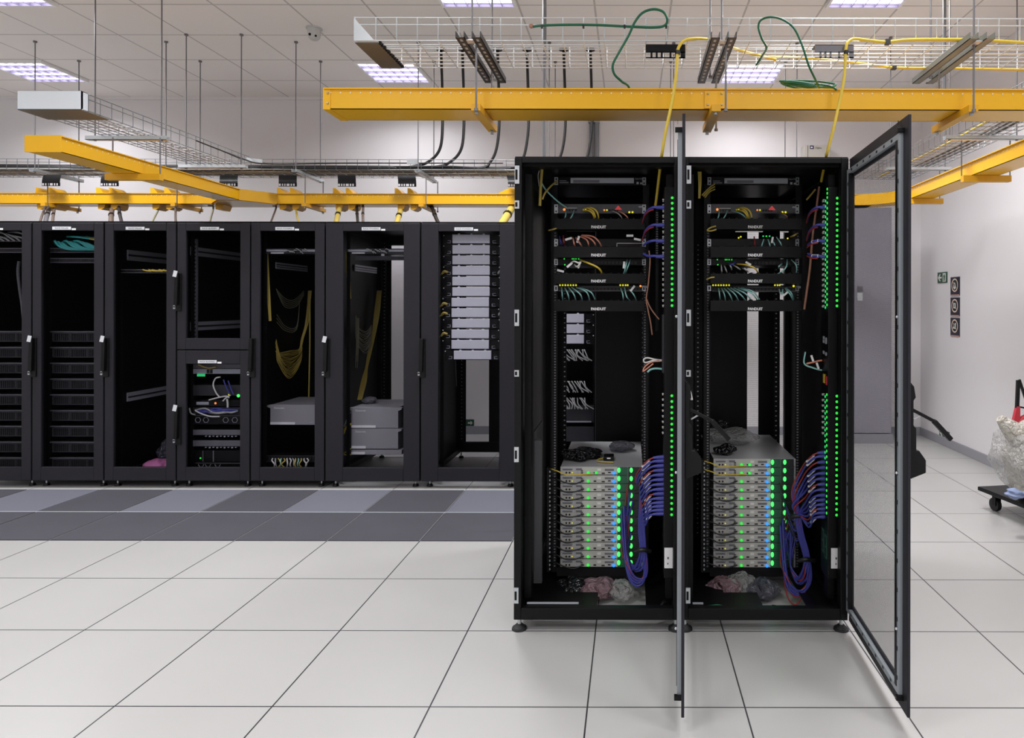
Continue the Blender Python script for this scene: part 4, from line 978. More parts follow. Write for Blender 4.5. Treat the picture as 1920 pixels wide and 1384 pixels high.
cable('patch_cable', 'grey-white cord above the orange one beside the grey boxes', 'cable', [P(645, 800, DR + .07), P(652, 784, DR + .07), P(657, 772, DR + .08)], .007, 'cgrey')
cable('fiber_cable', 'yellow cord folded at the foot of the grey boxes', 'cable', [P(660, 840, DR + .07), P(650, 847, DR + .06), P(643, 851, DR + .06), P(650, 853, DR + .06), P(660, 852, DR + .07)], .006, 'cydim')
bag('plastic_bag', 'grey crumpled cloth-like bag lying on the upper grey box', (xx(694, 6.05), 6.03, zU(764, 700, DR + .06) + .025), (.075, .06, .03), 'mgrey', 14)
# bottom patch field of the fifth rack
t = patch(c4, zU(866, 540, DR), 'dark patch panel with coloured cords at the bottom of the single-box rack', 'black', .23, .055, 20, .1, 'dgrey')
t = thing('cable_bundle', 'short white, yellow and green cords at the bottom of the single-box rack', 'cables', P(540, 862, DR - .02))
for i in range(13):
    m = ('cwhite', 'cgrey', 'cydim', 'cteal', 'cydim', 'cwhite')[i % 6]; px = 511 + i * 5.4
    MB(m).tube([P(px, 860, DR - .006), P(px + rr.uniform(-3, 3), 864, DR - .03), P(px + rr.uniform(-5, 5), 871, DR - .035), P(px + rr.uniform(-4, 4), 879, DR - .01)], .0055, 6, 4).build('cord_strand', t)
# --- silver panels
def silver_unit(cx, z, label, d=DR):
    t = thing('network_module', label, 'rack module', (cx, d, z)); h = .074
    bx('chassis', 'black', t, cx - .219, cx + .219, d + .012, d + .16, z, z + h)
    bx('mounting_plate', 'black', t, cx - .24, cx + .24, d + .004, d + .012, z - .006, z + h)
    plab(bx('front_cover', 'silver', t, cx - .160, cx + .157, d - .016, d + .004, z, z + h, .003), 'silver cover')
    k = MB('silver')
    for s in (-.105, 0, .105): k.cyl((cx + s, d - .012, z + h), (cx + s, d - .002, z + h), .010, 12)
    k.build('latch_knob', t)
    for s in (-1, 1):
        e = MB('lgrey'); x = cx + s * .194
        e.box(x - .014, x + .014, d - .002, d + .004, z + .002, z + .006).box(x - s * .014 - .002, x - s * .014 + .002, d - .002, d + .004, z + .006, z + .026).box(x - .008, x + .010, d - .002, d + .004, z + .022, z + .025)
        e.build('ear_bracket', t)
        MB('white').ball((cx + s * .236, d, z + h * .9), .005, 8, 5).build('screw', t)
    bx('model_mark', 'white', t, cx + .045, cx + .052, d - .0175, d - .016, z + .008, z + .016)
    return t
for k in range(12):
    z = zU(456.5 + 19.75 * k, 885, DR) ; cx = c6 + (.014 if k == 11 else (-.006 if k in (6, 9, 10, 7) else 0))
    lab = 'silver-fronted module, ' + ordn(k) + ' from the top of the stack of twelve'
    if k == 0: sp0 = silver_unit(cx, z, lab)
    else: dup(sp0, (cx, DR, z), lab)
for k, (px, py) in enumerate(((830, 512), (829, 572), (829, 590), (829, 628))):
    cable('patch_cable', 'yellowish cord beside the silver modules, ' + ordn(k) + ' from the top', 'cable', [P(px - 3, py + 4, DR + .02), P(px + 3, py - 3, DR - .0), P(px + 9, py - 2, DR + .01), P(px + 14, py - 8, DR + .03), P(px + 20, py - 10, DR + .06)], .011, 'cydim', None, 6)
for k, (px, py) in enumerate(((936, 510), (937, 588))):
    cable('patch_cable', ('upper' if k == 0 else 'lower') + ' whitish cord at the right side of the silver modules', 'cable', [P(px + 4, py - 4, DR + .02), P(px, py, DR), P(px - 3, py + 5, DR + .02)], .009, 'cgrey', None, 6)
cable('power_cable', 'thin dark cord with a small end hanging below the silver modules', 'cable', [P(854, 676, DR + .2), P(855, 700, DR + .2), P(856, 724, DR + .2)], .004, 'mgrey')
# eighth rack: what shows through the first open rack
c7 = (XB[7] + XB[8]) / 2
for k in range(3): dup(sp0, (c7, DR, zU(605 + 19.6 * k, 1080, DR)), 'silver module seen through the open rack, ' + ('upper', 'middle', 'lower')[k] + ' of three')
for k, py in enumerate((657, 716, 747)):
    t = tuft('cable_bundle', ('uppermost', 'middle', 'lowest')[k] + ' fan of grey cords seen through the first open rack', 'cables', (c7 + .06, DR - .01, zU(py, 1085, DR)), 11, .10, 'cgrey', .005, rr, .085)
t, z0, z1 = unit(c7, 760, 792, 1090, 'grey device low behind the first open rack', 'dgrey'); bx('edge_strip', 'lgrey', t, c7 - .2, c7 + .22, DR - .004, DR, z0, z0 + .012)
t, z0, z1 = unit(c7, 800, 828, 1090, 'lowest grey device seen through the first open rack', 'dgrey')
# ============================================================ the two open racks
YA, YZ, ZB0, ZT0 = 3.16, 4.36, .056, 2.222
XA0, XM, XA1 = -.5435, .2385, 1.0205
EY = 3.57                        # face of the mounted equipment
def zE(py, px=1120): return P(px, py, EY).z
def xE(px): return xx(px, EY)
RA, RB = 'in the first open rack', 'in the mesh-door rack'
def open_rack(x0, x1, label, eq, hinge_x, gaps):
    t = thing('server_rack', label, 'server rack', ((x0 + x1) / 2, (YA + YZ) / 2, 0))
    f = MB('rack'); w = .034
    for x in (x0, x1 - w):
        f.box(x, x + w, YA, YA + .05, ZB0, ZT0).box(x, x + w, YZ - .05, YZ, ZB0, ZT0)
        f.box(x, x + w, YA + .05, YZ - .05, ZT0 - .045, ZT0 - .003).box(x, x + w, YA + .05, YZ - .05, ZB0, ZB0 + .045)
    f.box(x0 + w, x1 - w, YA, YA + .04, ZB0, ZB0 + .055).box(x0 + w, x1 - w, YA, YA + .04, ZT0 - .025, ZT0)
    f.box(x0 + w, x1 - w, YZ - .04, YZ, ZB0, ZB0 + .10).box(x0 + w, x1 - w, YZ - .04, YZ, ZT0 - .12, ZT0)
    f.build('frame', t, .003)
    r = MB('rack').box(x0 + .002, x1 - .002, YA + .006, YZ - .002, ZT0 - .003, ZT0 + .005); r.use('black').box(x0 + w, x1 - w, YA + .04, YA + .10, ZT0 - .035, ZT0 - .003); r.build('roof', t)
    for x in (x0 + .003, x1 - .008): bx('side_panel', 'rack', t, x, x + .005, YA + .05, YZ - .05, ZB0 + .045, ZT0 - .045)
    # mounting rails with square holes
    for s in (-1, 1):
        for y in (EY + .004, 4.10):
            b = MB('rack'); xa = eq + s * .226; xb = eq + s * .258
            b.box(xa, xb, y, y + .003, ZB0 + .06, ZT0 - .05).box(xb - .002, xb + .002, y, y + .05, ZB0 + .06, ZT0 - .05)
            b.use('mgrey' if y < 4 else 'lgrey')  # rear holes painted paler for the light showing through them
            for k in range(120 if y < 4 else 60):
                z = ZB0 + .09 + k * (.01481 if y < 4 else .0296); b.box(eq + s * .2375 - .0045, eq + s * .2375 + .0045, y - .0012, y, z, z + .007)
            b.build('mounting_rail', t)
    for s, x in ((-1, x0 + .05), (1, x1 - .05)):   # cable channels between the posts and the rails
        b = MB('rack').box(x - .016, x + .016, YA + .10, YA + .16, ZB0 + .06, ZT0 - .06); b.build('inner_post', t)
    # rear skin with the open gaps
    xs = [x0 + .03] + [v for g in gaps for v in g] + [x1 - .03]
    for i in range(0, len(xs), 2):
        if xs[i + 1] - xs[i] > .01: bx('rear_panel', 'rack', t, xs[i], xs[i + 1], YZ - .014, YZ - .004, ZB0 + .06, ZT0 - .10)
    for x in (x0 + .022, x1 - .022):
        for y in (YA + .03, YZ - .06): MB('rubber').cyl((x, y, .001), (x, y, .010), .036, 20, .034).cyl((x, y, .010), (x, y, .026), .030, 20, .014).use('galv').cyl((x, y, .026), (x, y, ZB0), .009, 10).build('leveling_foot', t)
    # base pan with a cut-out, sill
    b = MB('black')
    b.box(x0 + .034, eq + .0, YA + .10, YA + .28, ZB0 + .006, ZB0 + .012).box(x0 + .034, eq - .17, YA + .28, YA + .42, ZB0 + .006, ZB0 + .012).box(x0 + .034, x1 - .034, YA + .74, YZ - .05, ZB0 + .006, ZB0 + .012).box(x0 + .034, eq - .17, YA + .42, YA + .74, ZB0 + .006, ZB0 + .012)
    b.box(x1 - .16, x1 - .034, YA + .10, YA + .74, ZB0 + .006, ZB0 + .012)
    b.build('base_pan', t)
    for py, h in ((328, .084), (384, .038), (596, .076), (700, .03), (852, .07), (1116, .072)):
        z = P(hinge_x, py, YA).z; X = xx(hinge_x, YA - .004)
        b = MB('galv').box(X - .009, X + .012, YA - .008, YA, z - h / 2, z + h / 2).use('black').box(X - .006, X + .004, YA - .0095, YA - .008, z - h * .28, z + h * .28); b.build('striker_plate', t)
    return t
EA, EB = -.161, .648
rackA = open_rack(XA0, XM, 'open black rack next to the row of closed racks, its door swung edge-on', EA, 968.5, ((-.412, -.222),))
rackB = open_rack(XM, XA1, 'open black rack whose swung-out mesh door is seen obliquely', EB, 1290.5, ((.752, .826), (.950, .990)))
for ga, gb in ((.752, .826), (.950, .990)): bx('dimming_mesh', 'perforated', rackB, ga, gb, YZ - .009, YZ - .007, ZB0 + .10, ZT0 - .12)  # perforated sheets added to darken the wall seen through the gaps
bx('inner_panel', 'dgrey', rackA, XA0 + .045, XA0 + .052, 3.46, 3.80, .16, .88)
bx('cable_channel', 'channel', rackA, xx(1003, 3.5), xx(1018, 3.5), 3.47, 3.50, .10, zz(824, 3.5))
bx('cable_channel', 'channel', rackB, XM + .050, XM + .085, 3.47, 3.50, .10, zz(790, 3.5))
bx('grounding_bar', 'lgrey', rackA, XA0 + .055, XA0 + .30, YA + .045, YA + .055, ZB0 + .055, ZB0 + .061)
bx('grounding_bar', 'lgrey', rackB, XM + .06, XM + .11, YA + .045, YA + .055, ZB0 + .055, ZB0 + .061)
for px0, px1 in ((1150, 1184), (1192, 1216)): bx('roof_glint', 'mgrey', rackA, xx(px0, 3.3), xx(px1, 3.3), 3.27, 3.30, zz(309, 3.3), zz(303, 3.3))  # grey bars standing in for bright reflections under the glossy roof

# ------------------------------------------------------------ doors
def door(rack, hinge, tip):
    hx_, hy = hinge; u = Vector((tip[0] - hx_, tip[1] - hy, 0)); L = u.length; u.normalize()
    n = Vector((-u.y, u.x, 0))          # points to the outer face (away from the viewer's left)
    xf = Matrix(((u.x, n.x, 0, hx_), (u.y, n.y, 0, hy), (0, 0, 1, 0), (0, 0, 0, 1)))
    z0, z1 = .058, 2.216; bw = .075; T = .011
    d = MB('rackdoor', xf).frame(0, L, z0, z1, 0, T, .045, bw, .09, .09).build('rack_door', rack, .002)
    MB('perforated', xf).box(.045, L - bw, .004, .0052, z0 + .09, z1 - .09).build('mesh_panel', d)
    s = MB('doorsteel', xf); a, b = .012, L - .048; za, zb = z0 + .055, z1 - .055
    s.box(a, a + .034, -.016, 0, za, zb).box(b - .016, b, -.016, 0, za, zb).box(a + .034, b - .016, -.016, 0, zb - .022, zb).box(a + .034, b - .016, -.016, 0, za, za + .022)
    s.use('black')
    for k in range(20):
        z = za + .05 + k * .1068; s.box(a + .012, a + .024, -.0172, -.016, z, z + .016).box(b - .0112, b - .005, -.0172, -.016, z, z + .016)
    for k in range(7): x = a + .07 + k * .088; s.box(x, x + .016, -.0172, -.016, za + .006, za + .016).box(x, x + .016, -.0172, -.016, zb - .016, zb - .006)
    s.box(a + .034, a + .046, -.018, 0, za + .022, zb - .022).box(b - .034, b - .016, -.018, 0, za + .022, zb - .022)
    s.box(b - .004, b + .012, -.026, 0, za - .016, za).box(b - .004, b + .012, -.026, 0, zb, zb + .016)
    plab(s.build('stiffening_frame', d, .0015), 'steel inner frame with square slots')
    b_ = MB('galv', xf)
    for z in (.35, .92, 1.49): b_.ball((L - .055, -.020, z), .0055, 8, 5)
    b_.build('bolt', d)
    # swing handle on the outer face
    X = L - .038; H = MB('black', xf)
    H.prism([(T, .905), (T + .060, .930), (T + .060, .975), (T + .036, 1.01), (T + .026, 1.01), (T + .026, 1.09), (T + .016, 1.10), (T + .016, 1.19), (T + .024, 1.20), (T + .018, 1.24), (T, 1.262)], 'x', X - .022, X + .022)
    plab(H.build('handle_housing', d, .003), 'black handle housing')
    lv = MB('black', xf); p0 = Vector((X, T + .016, 1.155)); p1 = Vector((X - .01, T + .160, 1.045))
    mid = (p0 + p1) / 2 + Vector((0, .010, .012))
    lv.bar(p0, mid, .014, .012).bar(mid, p1, .018, .017).ball(mid, (.009, .008, .008), 10, 6)
    lv.use('steel').bar((X, T + .022, 1.118), (X, T + .050, 1.135), .006, .006)
    plab(lv.build('handle_lever', d, .002), 'black lever swung open')
    return d
dA = door(rackA, (XM + .006, YA - .004), (.184, 2.410))
dB = door(rackB, (XA1 + .003, YA - .004), (.992, 2.412))
MB('cwhite').tube([P(1288, 726, 2.5), P(1292, 731, 2.5), P(1295, 740, 2.5), P(1297, 750, 2.5)], .0045, 8, 5).build('seal_tag', dA)

# ------------------------------------------------------------ mounted equipment
def rack_unit(eq, py0, py1, label, m='black', name='network_device', cat='network device', depth=.26, w=.222):
    px = 1182 + eq * F / EY
    z0, z1 = P(px, py1, EY).z, P(px, py0, EY).z
    t = thing(name, label, cat, (eq, EY, z0))
    bx('chassis', 'black', t, eq - w + .003, eq + w - .003, EY, EY + depth, z0, z1)
    bx('face_plate', m, t, eq - w, eq + w, EY - .012, EY, z0, z1, .002)
    for s in (-1, 1):
        e = MB('steel').box(eq + s * w, eq + s * (w + .020), EY - .004, EY, z0 + .002, z1 - .002); e.use('black').box(eq + s * (w + .006), eq + s * (w + .014), EY - .005, EY - .004, z0 + .008, z0 + .016).box(eq + s * (w + .006), eq + s * (w + .014), EY - .005, EY - .004, z1 - .016, z1 - .008)
        e.build('mounting_ear', t)
    return t, z0, z1
def rled(t, m, px, py, r=.0055, y=EY - .014, zr=1.0):
    p = P(px, py, y); return MB(m).ball(p, (r, r * .4, r * zr), 10, 6).build('indicator_light', t)
def manager(eq, py0, py1, label):
    px = 1182 + eq * F / EY; z0, z1 = P(px, py1, EY).z, P(px, py0, EY).z
    t = thing('cable_manager', label, 'cable manager', (eq, EY, z0)); w = .236
    b = MB('rack').box(eq - w, eq + w, EY - .085, EY - .080, z0, z1).box(eq - w, eq + w, EY - .080, EY, z0, z0 + .003)
    b.build('cover', t, .002)
    f = MB('black')
    for i in range(12): x = eq - w + .02 + i * (2 * w - .04) / 11; f.box(x - .004, x + .004, EY - .078, EY, z1 - .003, z1 + .006)
    f.box(eq - w, eq + w, EY - .004, EY, z0, z1)
    f.build('finger_row', t)
    text('PANDUIT', .0195, 'white', t, 'lettering', (eq - .004, EY - .0858, z0 + .0115), ext=.0006, sx=.92, bold=.035)
    return t
def short(name, lab, pts, r, m, group=None): cable(name, lab, 'cable', pts, r, m, group, 7, 5)
def cordset(off, specs, rackname, key):
    """specs: (colour words, material, radius, [[(px,py),...], ...])"""
    for cw, m, r, lst, where in specs:
        for pts in lst:
            q = []; n = len(pts)
            for i, (px, py) in enumerate(pts):
                s = i / (n - 1)
                q.append(P(px + off, py, EY - .016 - .058 * math.sin(PI * min(1, s * .85 + .05))))
            short('patch_cable', f'{cw} patch cord {where} {rackname}', q, r, m, f'{cw} cords {where} {key}')
for (off, eq, rn, key) in ((0, EA, RA, 'A'), (287, EB, RB, 'B')):
    o = off
    # console drawer
    t, z0, z1 = rack_unit(eq, 332, 348, 'black console drawer with a wide grey plate at the top ' + rn, 'black', 'console_drawer', 'console drawer', .4)
    plab(bx('front_plate', 'lgrey', t, xE(1070 + o), xE(1188 + o), EY - .020, EY - .012, zE(344.5), zE(335)), 'wide grey plate')
    bx('front_foil', 'mgrey', t, xE(1075 + o), xE(1124 + o), EY - .0206, EY - .020, zE(344), zE(339))
    text('SuperView', .010, 'lgrey', t, 'lettering', (xE(1198 + o), EY - .0126, zE(336)), ext=.0003)
    bx('button', 'lgrey', t, xE(1193 + o), xE(1197 + o), EY - .015, EY - .012, zE(346), zE(342)); bx('button', 'lgrey', t, xE(1200 + o), xE(1203 + o), EY - .015, EY - .012, zE(346), zE(343))
    MB('mgrey').box(xE(1049 + o), xE(1062 + o), EY - .0135, EY - .012, zE(340.5), zE(339)).box(xE(1049 + o), xE(1066 + o), EY - .0135, EY - .012, zE(344.5), zE(342)).build('printed_marks', t)
    # firewall
    t, z0, z1 = rack_unit(eq, 383, 401, 'grey firewall with a red triangular light ' + rn, 'face', 'firewall', 'firewall')
    for m_, px, py, r in (('ledorange', 1058, 393, .007), ('ledyellow', 1094, 393, .004), ('ledyellow', 1098, 393, .004), ('ledorange', 1133, 394, .0045), ('ledyellow', 1138, 394, .0045), ('ledyellow', 1180, 398, .0055), ('ledyellow', 1186, 398, .0055)): rled(t, m_, px + o, py, r)
    MB('ledred').prism([(xE(1152 + o), zE(394)), (xE(1166 + o), zE(394)), (xE(1159 + o), zE(386))], 'y', EY - .0145, EY - .012).build('indicator_light', t)
    p = MB('port')
    for px in (1062, 1068, 1074, 1080, 1143, 1148, 1153, 1158): p.box(xE(px - 2 + o), xE(px + 2 + o), EY - .0135, EY - .012, zE(397), zE(393))
    p.build('port_row', t); MB('cwhite').box(xE(1060 + o), xE(1082 + o), EY - .014, EY - .0120, zE(391.6), zE(390.4)).build('label_strip', t)
    bx('rating_mark', 'lgrey', t, xE(1197 + o), xE(1204 + o), EY - .0135, EY - .012, zE(390), zE(387))
    for k, (a, b) in enumerate(((414, 433.5), (465, 485), (514.5, 532.5), (564, 583.5))):
        manager(eq, a, b, 'black cable manager with white lettering, ' + ordn(k) + ' from the top ' + rn)
    # patch / media units
    t, z0, z1 = rack_unit(eq, 448, 463, 'dark patch unit below the first cable manager ' + rn, 'black')
    if key == 'A':
        MB('cwhite').box(xE(1156), xE(1205), EY - .0136, EY - .012, zE(457.2), zE(456)).box(xE(1156), xE(1157.2), EY - .0136, EY - .012, zE(463), zE(456)).build('outline_strip', t)
    else:
        for m_, px, py in (('ledyellow', 1385, 446), ('ledyellow', 1389, 444), ('ledgreen', 1437, 443), ('ledgreenmint', 1431, 443), ('ledgreenmint', 1443, 443), ('ledyellow', 1477, 447)): rled(t, m_, px, py, .0045)
        MB('cwhite').box(xE(1374), xE(1424), EY - .088, EY - .082, zE(438), zE(436.4)).box(xE(1459), xE(1471), EY - .088, EY - .082, zE(438.5), zE(436.4)).build('label_strip', t)
    t, z0, z1 = rack_unit(eq, 485.5, 498, 'black switch with small green lights below the second cable manager ' + rn, 'black')
    for i, px in enumerate((1058, 1073, 1076, 1080, 1085)): rled(t, 'ledgreen', px + o, 485.5 if key == 'A' else 487, .0035)
    rled(t, 'ledgreen', 1059 + o, 496.5, .004)
    p = MB('dgrey')
    for i in range(12): p.box(xE(1112 + o + i * 7), xE(1117 + o + i * 7), EY - .0135, EY - .012, zE(495.5), zE(490))
    p.build('port_row', t)
    t, z0, z1 = rack_unit(eq, 535, 546.5, 'black network switch with a row of yellow lights ' + rn, 'black', 'network_switch', 'network switch')
    for px in (1050, 1055, 1060, 1065, 1070, 1075, 1080) + ((1163, 1168, 1173, 1177) if key == 'A' else (1166, 1171, 1175)): rled(t, 'ledyellow', px + o, 534.8, .0046, EY - .016)
    rled(t, 'ledorange' if key == 'A' else 'ledyellow', 1201 + o, 536.5, .006, EY - .016)
    p = MB('mgrey').box(xE(1090 + o), xE(1204 + o), EY - .0136, EY - .012, zE(538.8), zE(537.8)).box(xE(1048 + o), xE(1206 + o), EY - .0136, EY - .012, zE(546.3), zE(544.6)).use('dgrey')
    for i in range(22): p.box(xE(1052 + o + i * 6.9), xE(1056.5 + o + i * 6.9), EY - .0136, EY - .012, zE(544), zE(540))
    p.build('port_row', t); bx('side_latch', 'lgrey', t, xE(1207 + o), xE(1213 + o), EY - .016, EY - .004, zE(540), zE(536))
    cordset(o, [('pale teal', 'cteal', .0033, [[(1061, 394), (1061, 402), (1059, 409), (1056, 415)], [(1076, 395), (1074, 402), (1070, 409), (1067, 415)]], 'dropping from the firewall'),
                ('yellow', 'cy', .0042, [[(1094, 392), (1102, 390), (1112, 396), (1116, 406), (1117, 415)], [(1096, 391), (1106, 389), (1117, 394), (1122, 405), (1121, 415)], [(1094, 395), (1104, 395), (1112, 402), (1115, 415)]], 'arching from the firewall')], rn, key)
    if key == 'A':
        cordset(0, [('grey-teal', 'cgrey', .003, [[(1148, 396), (1158, 400), (1165, 407), (1167, 415)]], 'at the middle of the firewall'), ('orange-pink', 'corange', .0035, [[(1160, 396), (1168, 400), (1176, 407), (1179, 415)]], 'curving below the red light'),
            ('orange-pink', 'corange', .0040, [[(1074, 446), (1076, 455), (1079, 466)], [(1080, 446), (1087, 456), (1093, 466)], [(1088, 444), (1099, 449), (1103, 456), (1104, 466)], [(1090, 442), (1106, 447), (1115, 456), (1117, 466)], [(1091, 441), (1110, 443), (1122, 452), (1129, 465)]], 'fanning out below the first cable manager'),
            ('blue', 'cblue', .004, [[(1049, 443), (1051, 453), (1055, 463)]], 'at the left end below the first manager'), ('red', 'cred', .004, [[(1056, 442), (1057, 452), (1059, 462)]], 'beside the blue one below the first manager'),
            ('white', 'cwhite', .0045, [[(1070, 494), (1076, 490), (1085, 493), (1091, 489)], [(1077, 496), (1082, 500), (1088, 494), (1089, 489)]], 'knotted at the green-lit switch'),
            ('yellow', 'cy', .0052, [[(1087, 487), (1102, 493), (1118, 500), (1126, 507), (1129, 515)]], 'slanting from the green-lit switch'),
            ('teal', 'cteal', .0034, [[(1176, 487), (1174, 498), (1169, 515)], [(1182, 487), (1178, 499), (1171, 515)], [(1172, 493), (1172, 504), (1170, 515)]], 'at the right end of the green-lit switch'),
            ('light teal', 'cteal', .0036, [[(1053, 539), (1054, 552), (1055, 565)], [(1059, 540), (1065, 552), (1067, 565)], [(1066, 539), (1076, 552), (1080, 565)], [(1072, 539), (1088, 552), (1092, 565)], [(1081, 539), (1100, 548), (1106, 565)], [(1086, 539), (1108, 548), (1117, 565)], [(1164, 541), (1168, 553), (1169, 565)], [(1171, 540), (1175, 556), (1182, 565)], [(1180, 543), (1188, 552), (1194, 565)]], 'hanging from the yellow-lit switch')], rn, key)
        for k, (px, py, a) in enumerate(((1066, 448, .3), (1084, 449, 1.3), (1068, 497, .7), (1086, 497, 1.2), (1051, 508, -.25), (1186, 541, .9), (1181, 442, 0), (1195, 449, -.2), (1170, 497, 1.5))):
            p = P(px, py, EY - .055); d_ = Vector((math.cos(a), 0, math.sin(a))) * .018
            tag(MB('white').bar(p - d_, p + d_, .003, .011).build('cable_flag'), 'small white flag label on a cord in the first open rack', 'cable flag', 'white flags in the first open rack')
    else:
        cordset(287, [('pale teal', 'cteal', .003, [[(1086, 396), (1098, 399), (1108, 405), (1114, 413)]], 'slanting right from the firewall'), ('brown', 'cbrown', .003, [[(1172, 396), (1180, 400), (1188, 406), (1189, 413)]], 'curving at the right of the firewall')], rn, key)
        cordset(0, [('pale teal', 'cteal', .0034, [[(1432, 449), (1429, 458), (1427, 467)], [(1440, 449), (1443, 458), (1444, 467)], [(1447, 450), (1452, 458), (1453, 467)], [(1456, 445), (1463, 455), (1467, 467)]], 'dropping below the first cable manager'), ('red', 'cred', .003, [[(1414, 444), (1415, 455), (1415, 467)]], 'dropping alone below the first cable manager'), ('yellow', 'cydim', .004, [[(1482, 444), (1490, 441), (1495, 437)]], 'at the right end below the first cable manager'),
            ('yellow', 'cy', .004, [[(1382, 495), (1400, 497), (1415, 503), (1422, 512)]], 'arching over the green-lit switch'), ('white', 'cgrey', .004, [[(1352, 497), (1353, 506), (1353, 514)], [(1358, 499), (1361, 506), (1363, 513)], [(1366, 494), (1370, 500), (1372, 506)], [(1374, 497), (1383, 502), (1388, 506)], [(1392, 503), (1398, 506), (1403, 510)]], 'tangled at the green-lit switch'), ('blue', 'cblue', .004, [[(1364, 493), (1372, 496), (1378, 492)]], 'short at the green-lit switch'),
            ('teal', 'cteal', .0034, [[(1476, 487), (1475, 498), (1469, 507), (1455, 516)], [(1484, 487), (1492, 496), (1494, 505), (1492, 516)], [(1466, 495), (1461, 499), (1460, 503)]], 'at the right end of the green-lit switch'),
            ('light teal', 'cteal', .0036, [[(1347, 541), (1349, 552), (1350, 565)], [(1353, 541), (1358, 552), (1360, 565)], [(1358, 541), (1368, 552), (1373, 565)], [(1364, 540), (1378, 552), (1385, 565)], [(1370, 540), (1388, 552), (1399, 565)], [(1376, 540), (1398, 551), (1410, 565)], [(1384, 540), (1408, 549), (1422, 565)], [(1390, 540), (1412, 547), (1424, 562)], [(1461, 542), (1463, 552)], [(1468, 542), (1466, 552)], [(1474, 540), (1484, 550), (1488, 562)], [(1472, 541), (1482, 553), (1487, 565)]], 'hanging from the yellow-lit switch')], rn, key)
        for k, (px, py, a) in enumerate(((1473, 551, .7), (1400, 506, -.4), (1403, 494, -.5), (1448, 450, 1.4))):
            p = P(px, py, EY - .055); d_ = Vector((math.cos(a), 0, math.sin(a))) * .016
            tag(MB('white').bar(p - d_, p + d_, .003, .010).build('cable_flag'), 'small white flag label on a cord in the mesh-door rack', 'cable flag', 'white flags in the mesh-door rack')
# loose cords of the upper bays
short('fiber_cable', 'yellow cable bundle hanging at the upper corner of the first open rack', [P(1016, 318, 3.42), P(1014, 345, 3.42), P(1013, 365, 3.42), P(1012, 386, 3.42)], .008, 'cydim')
short('fiber_cable', 'pair of brownish cords bent beside the hanging yellow bundle', [P(1044, 340, 3.5), P(1034, 348, 3.45), P(1022, 362, 3.42), P(1017, 374, 3.42)], .005, 'cydim')
short('patch_cable', 'pale teal cord slanting from the upper corner to the firewall, first open rack', [P(1016, 344, 3.42), P(1025, 358, 3.45), P(1045, 377, 3.5), P(1062, 389, 3.54)], .004, 'cteal')
short('patch_cable', 'faint grey cord arching at the upper corner of the first open rack', [P(1011, 320, 3.42), P(1009, 330, 3.42), P(1011, 350, 3.42)], .003, 'cgrey')
short('fiber_cable', 'yellow cord ends at the side of the first cable manager', [P(1029, 432, 3.5), P(1037, 430, 3.48), P(1044, 428, 3.49)], .004, 'cydim')
for i in range(3): short('fiber_cable', 'olive fibre hanging at the upper corner of the mesh-door rack', [P(1309 + i * 2.5, 322, 3.42), P(1310 + i * 2, 345, 3.42), P(1310 + i, 372, 3.42)], .0035, 'cydim', 'olive fibres in the mesh-door rack corner')
for i in range(3): short('fiber_cable', 'olive fibre bending towards the console drawer of the mesh-door rack', [P(1340, 345 + i * 5, 3.5), P(1330, 352 + i * 4, 3.46), P(1316 + i * 3, 366 + i * 2, 3.43)], .0035, 'cydim', 'bent olive fibres in the mesh-door rack')
short('fiber_cable', 'yellow loop at the side of the first cable manager, mesh-door rack', [P(1342, 424, 3.48), P(1332, 427, 3.47), P(1326, 432, 3.47), P(1334, 433, 3.47), P(1343, 430, 3.47)], .004, 'cydim')
short('fiber_cable', 'short yellow cord at the side of the third cable manager', [P(1325, 524, 3.48), P(1332, 521, 3.47), P(1339, 520, 3.48)], .004, 'cydim')
short('fiber_cable', 'short olive cord slanting beside the power strip top, mesh-door rack', [P(1512, 375, 3.5), P(1520, 366, 3.5), P(1529, 355, 3.5)], .005, 'cydim')
short('patch_cable', 'long thin brown cord hanging across the mesh-door rack side', [P(1536, 350, 3.4), P(1531, 390, 3.4), P(1524, 440, 3.4), P(1519, 500, 3.42), P(1513, 545, 3.44), P(1508, 580, 3.46)], .0062, 'cbrown')
short('patch_cable', 'thin brown cord hanging down beside the upper devices, first open rack', [P(1217, 470, 3.45), P(1219, 490, 3.45), P(1216, 530, 3.45), P(1212, 560, 3.45), P(1215, 580, 3.45), P(1220, 605, 3.45), P(1223, 628, 3.45)], .004, 'cbrown')
short('patch_cable', 'brown cord branching towards the power strip of the first open rack', [P(1212, 560, 3.45), P(1219, 576, 3.44), P(1227, 588, 3.43), P(1236, 599, 3.42)], .0035, 'cbrown')
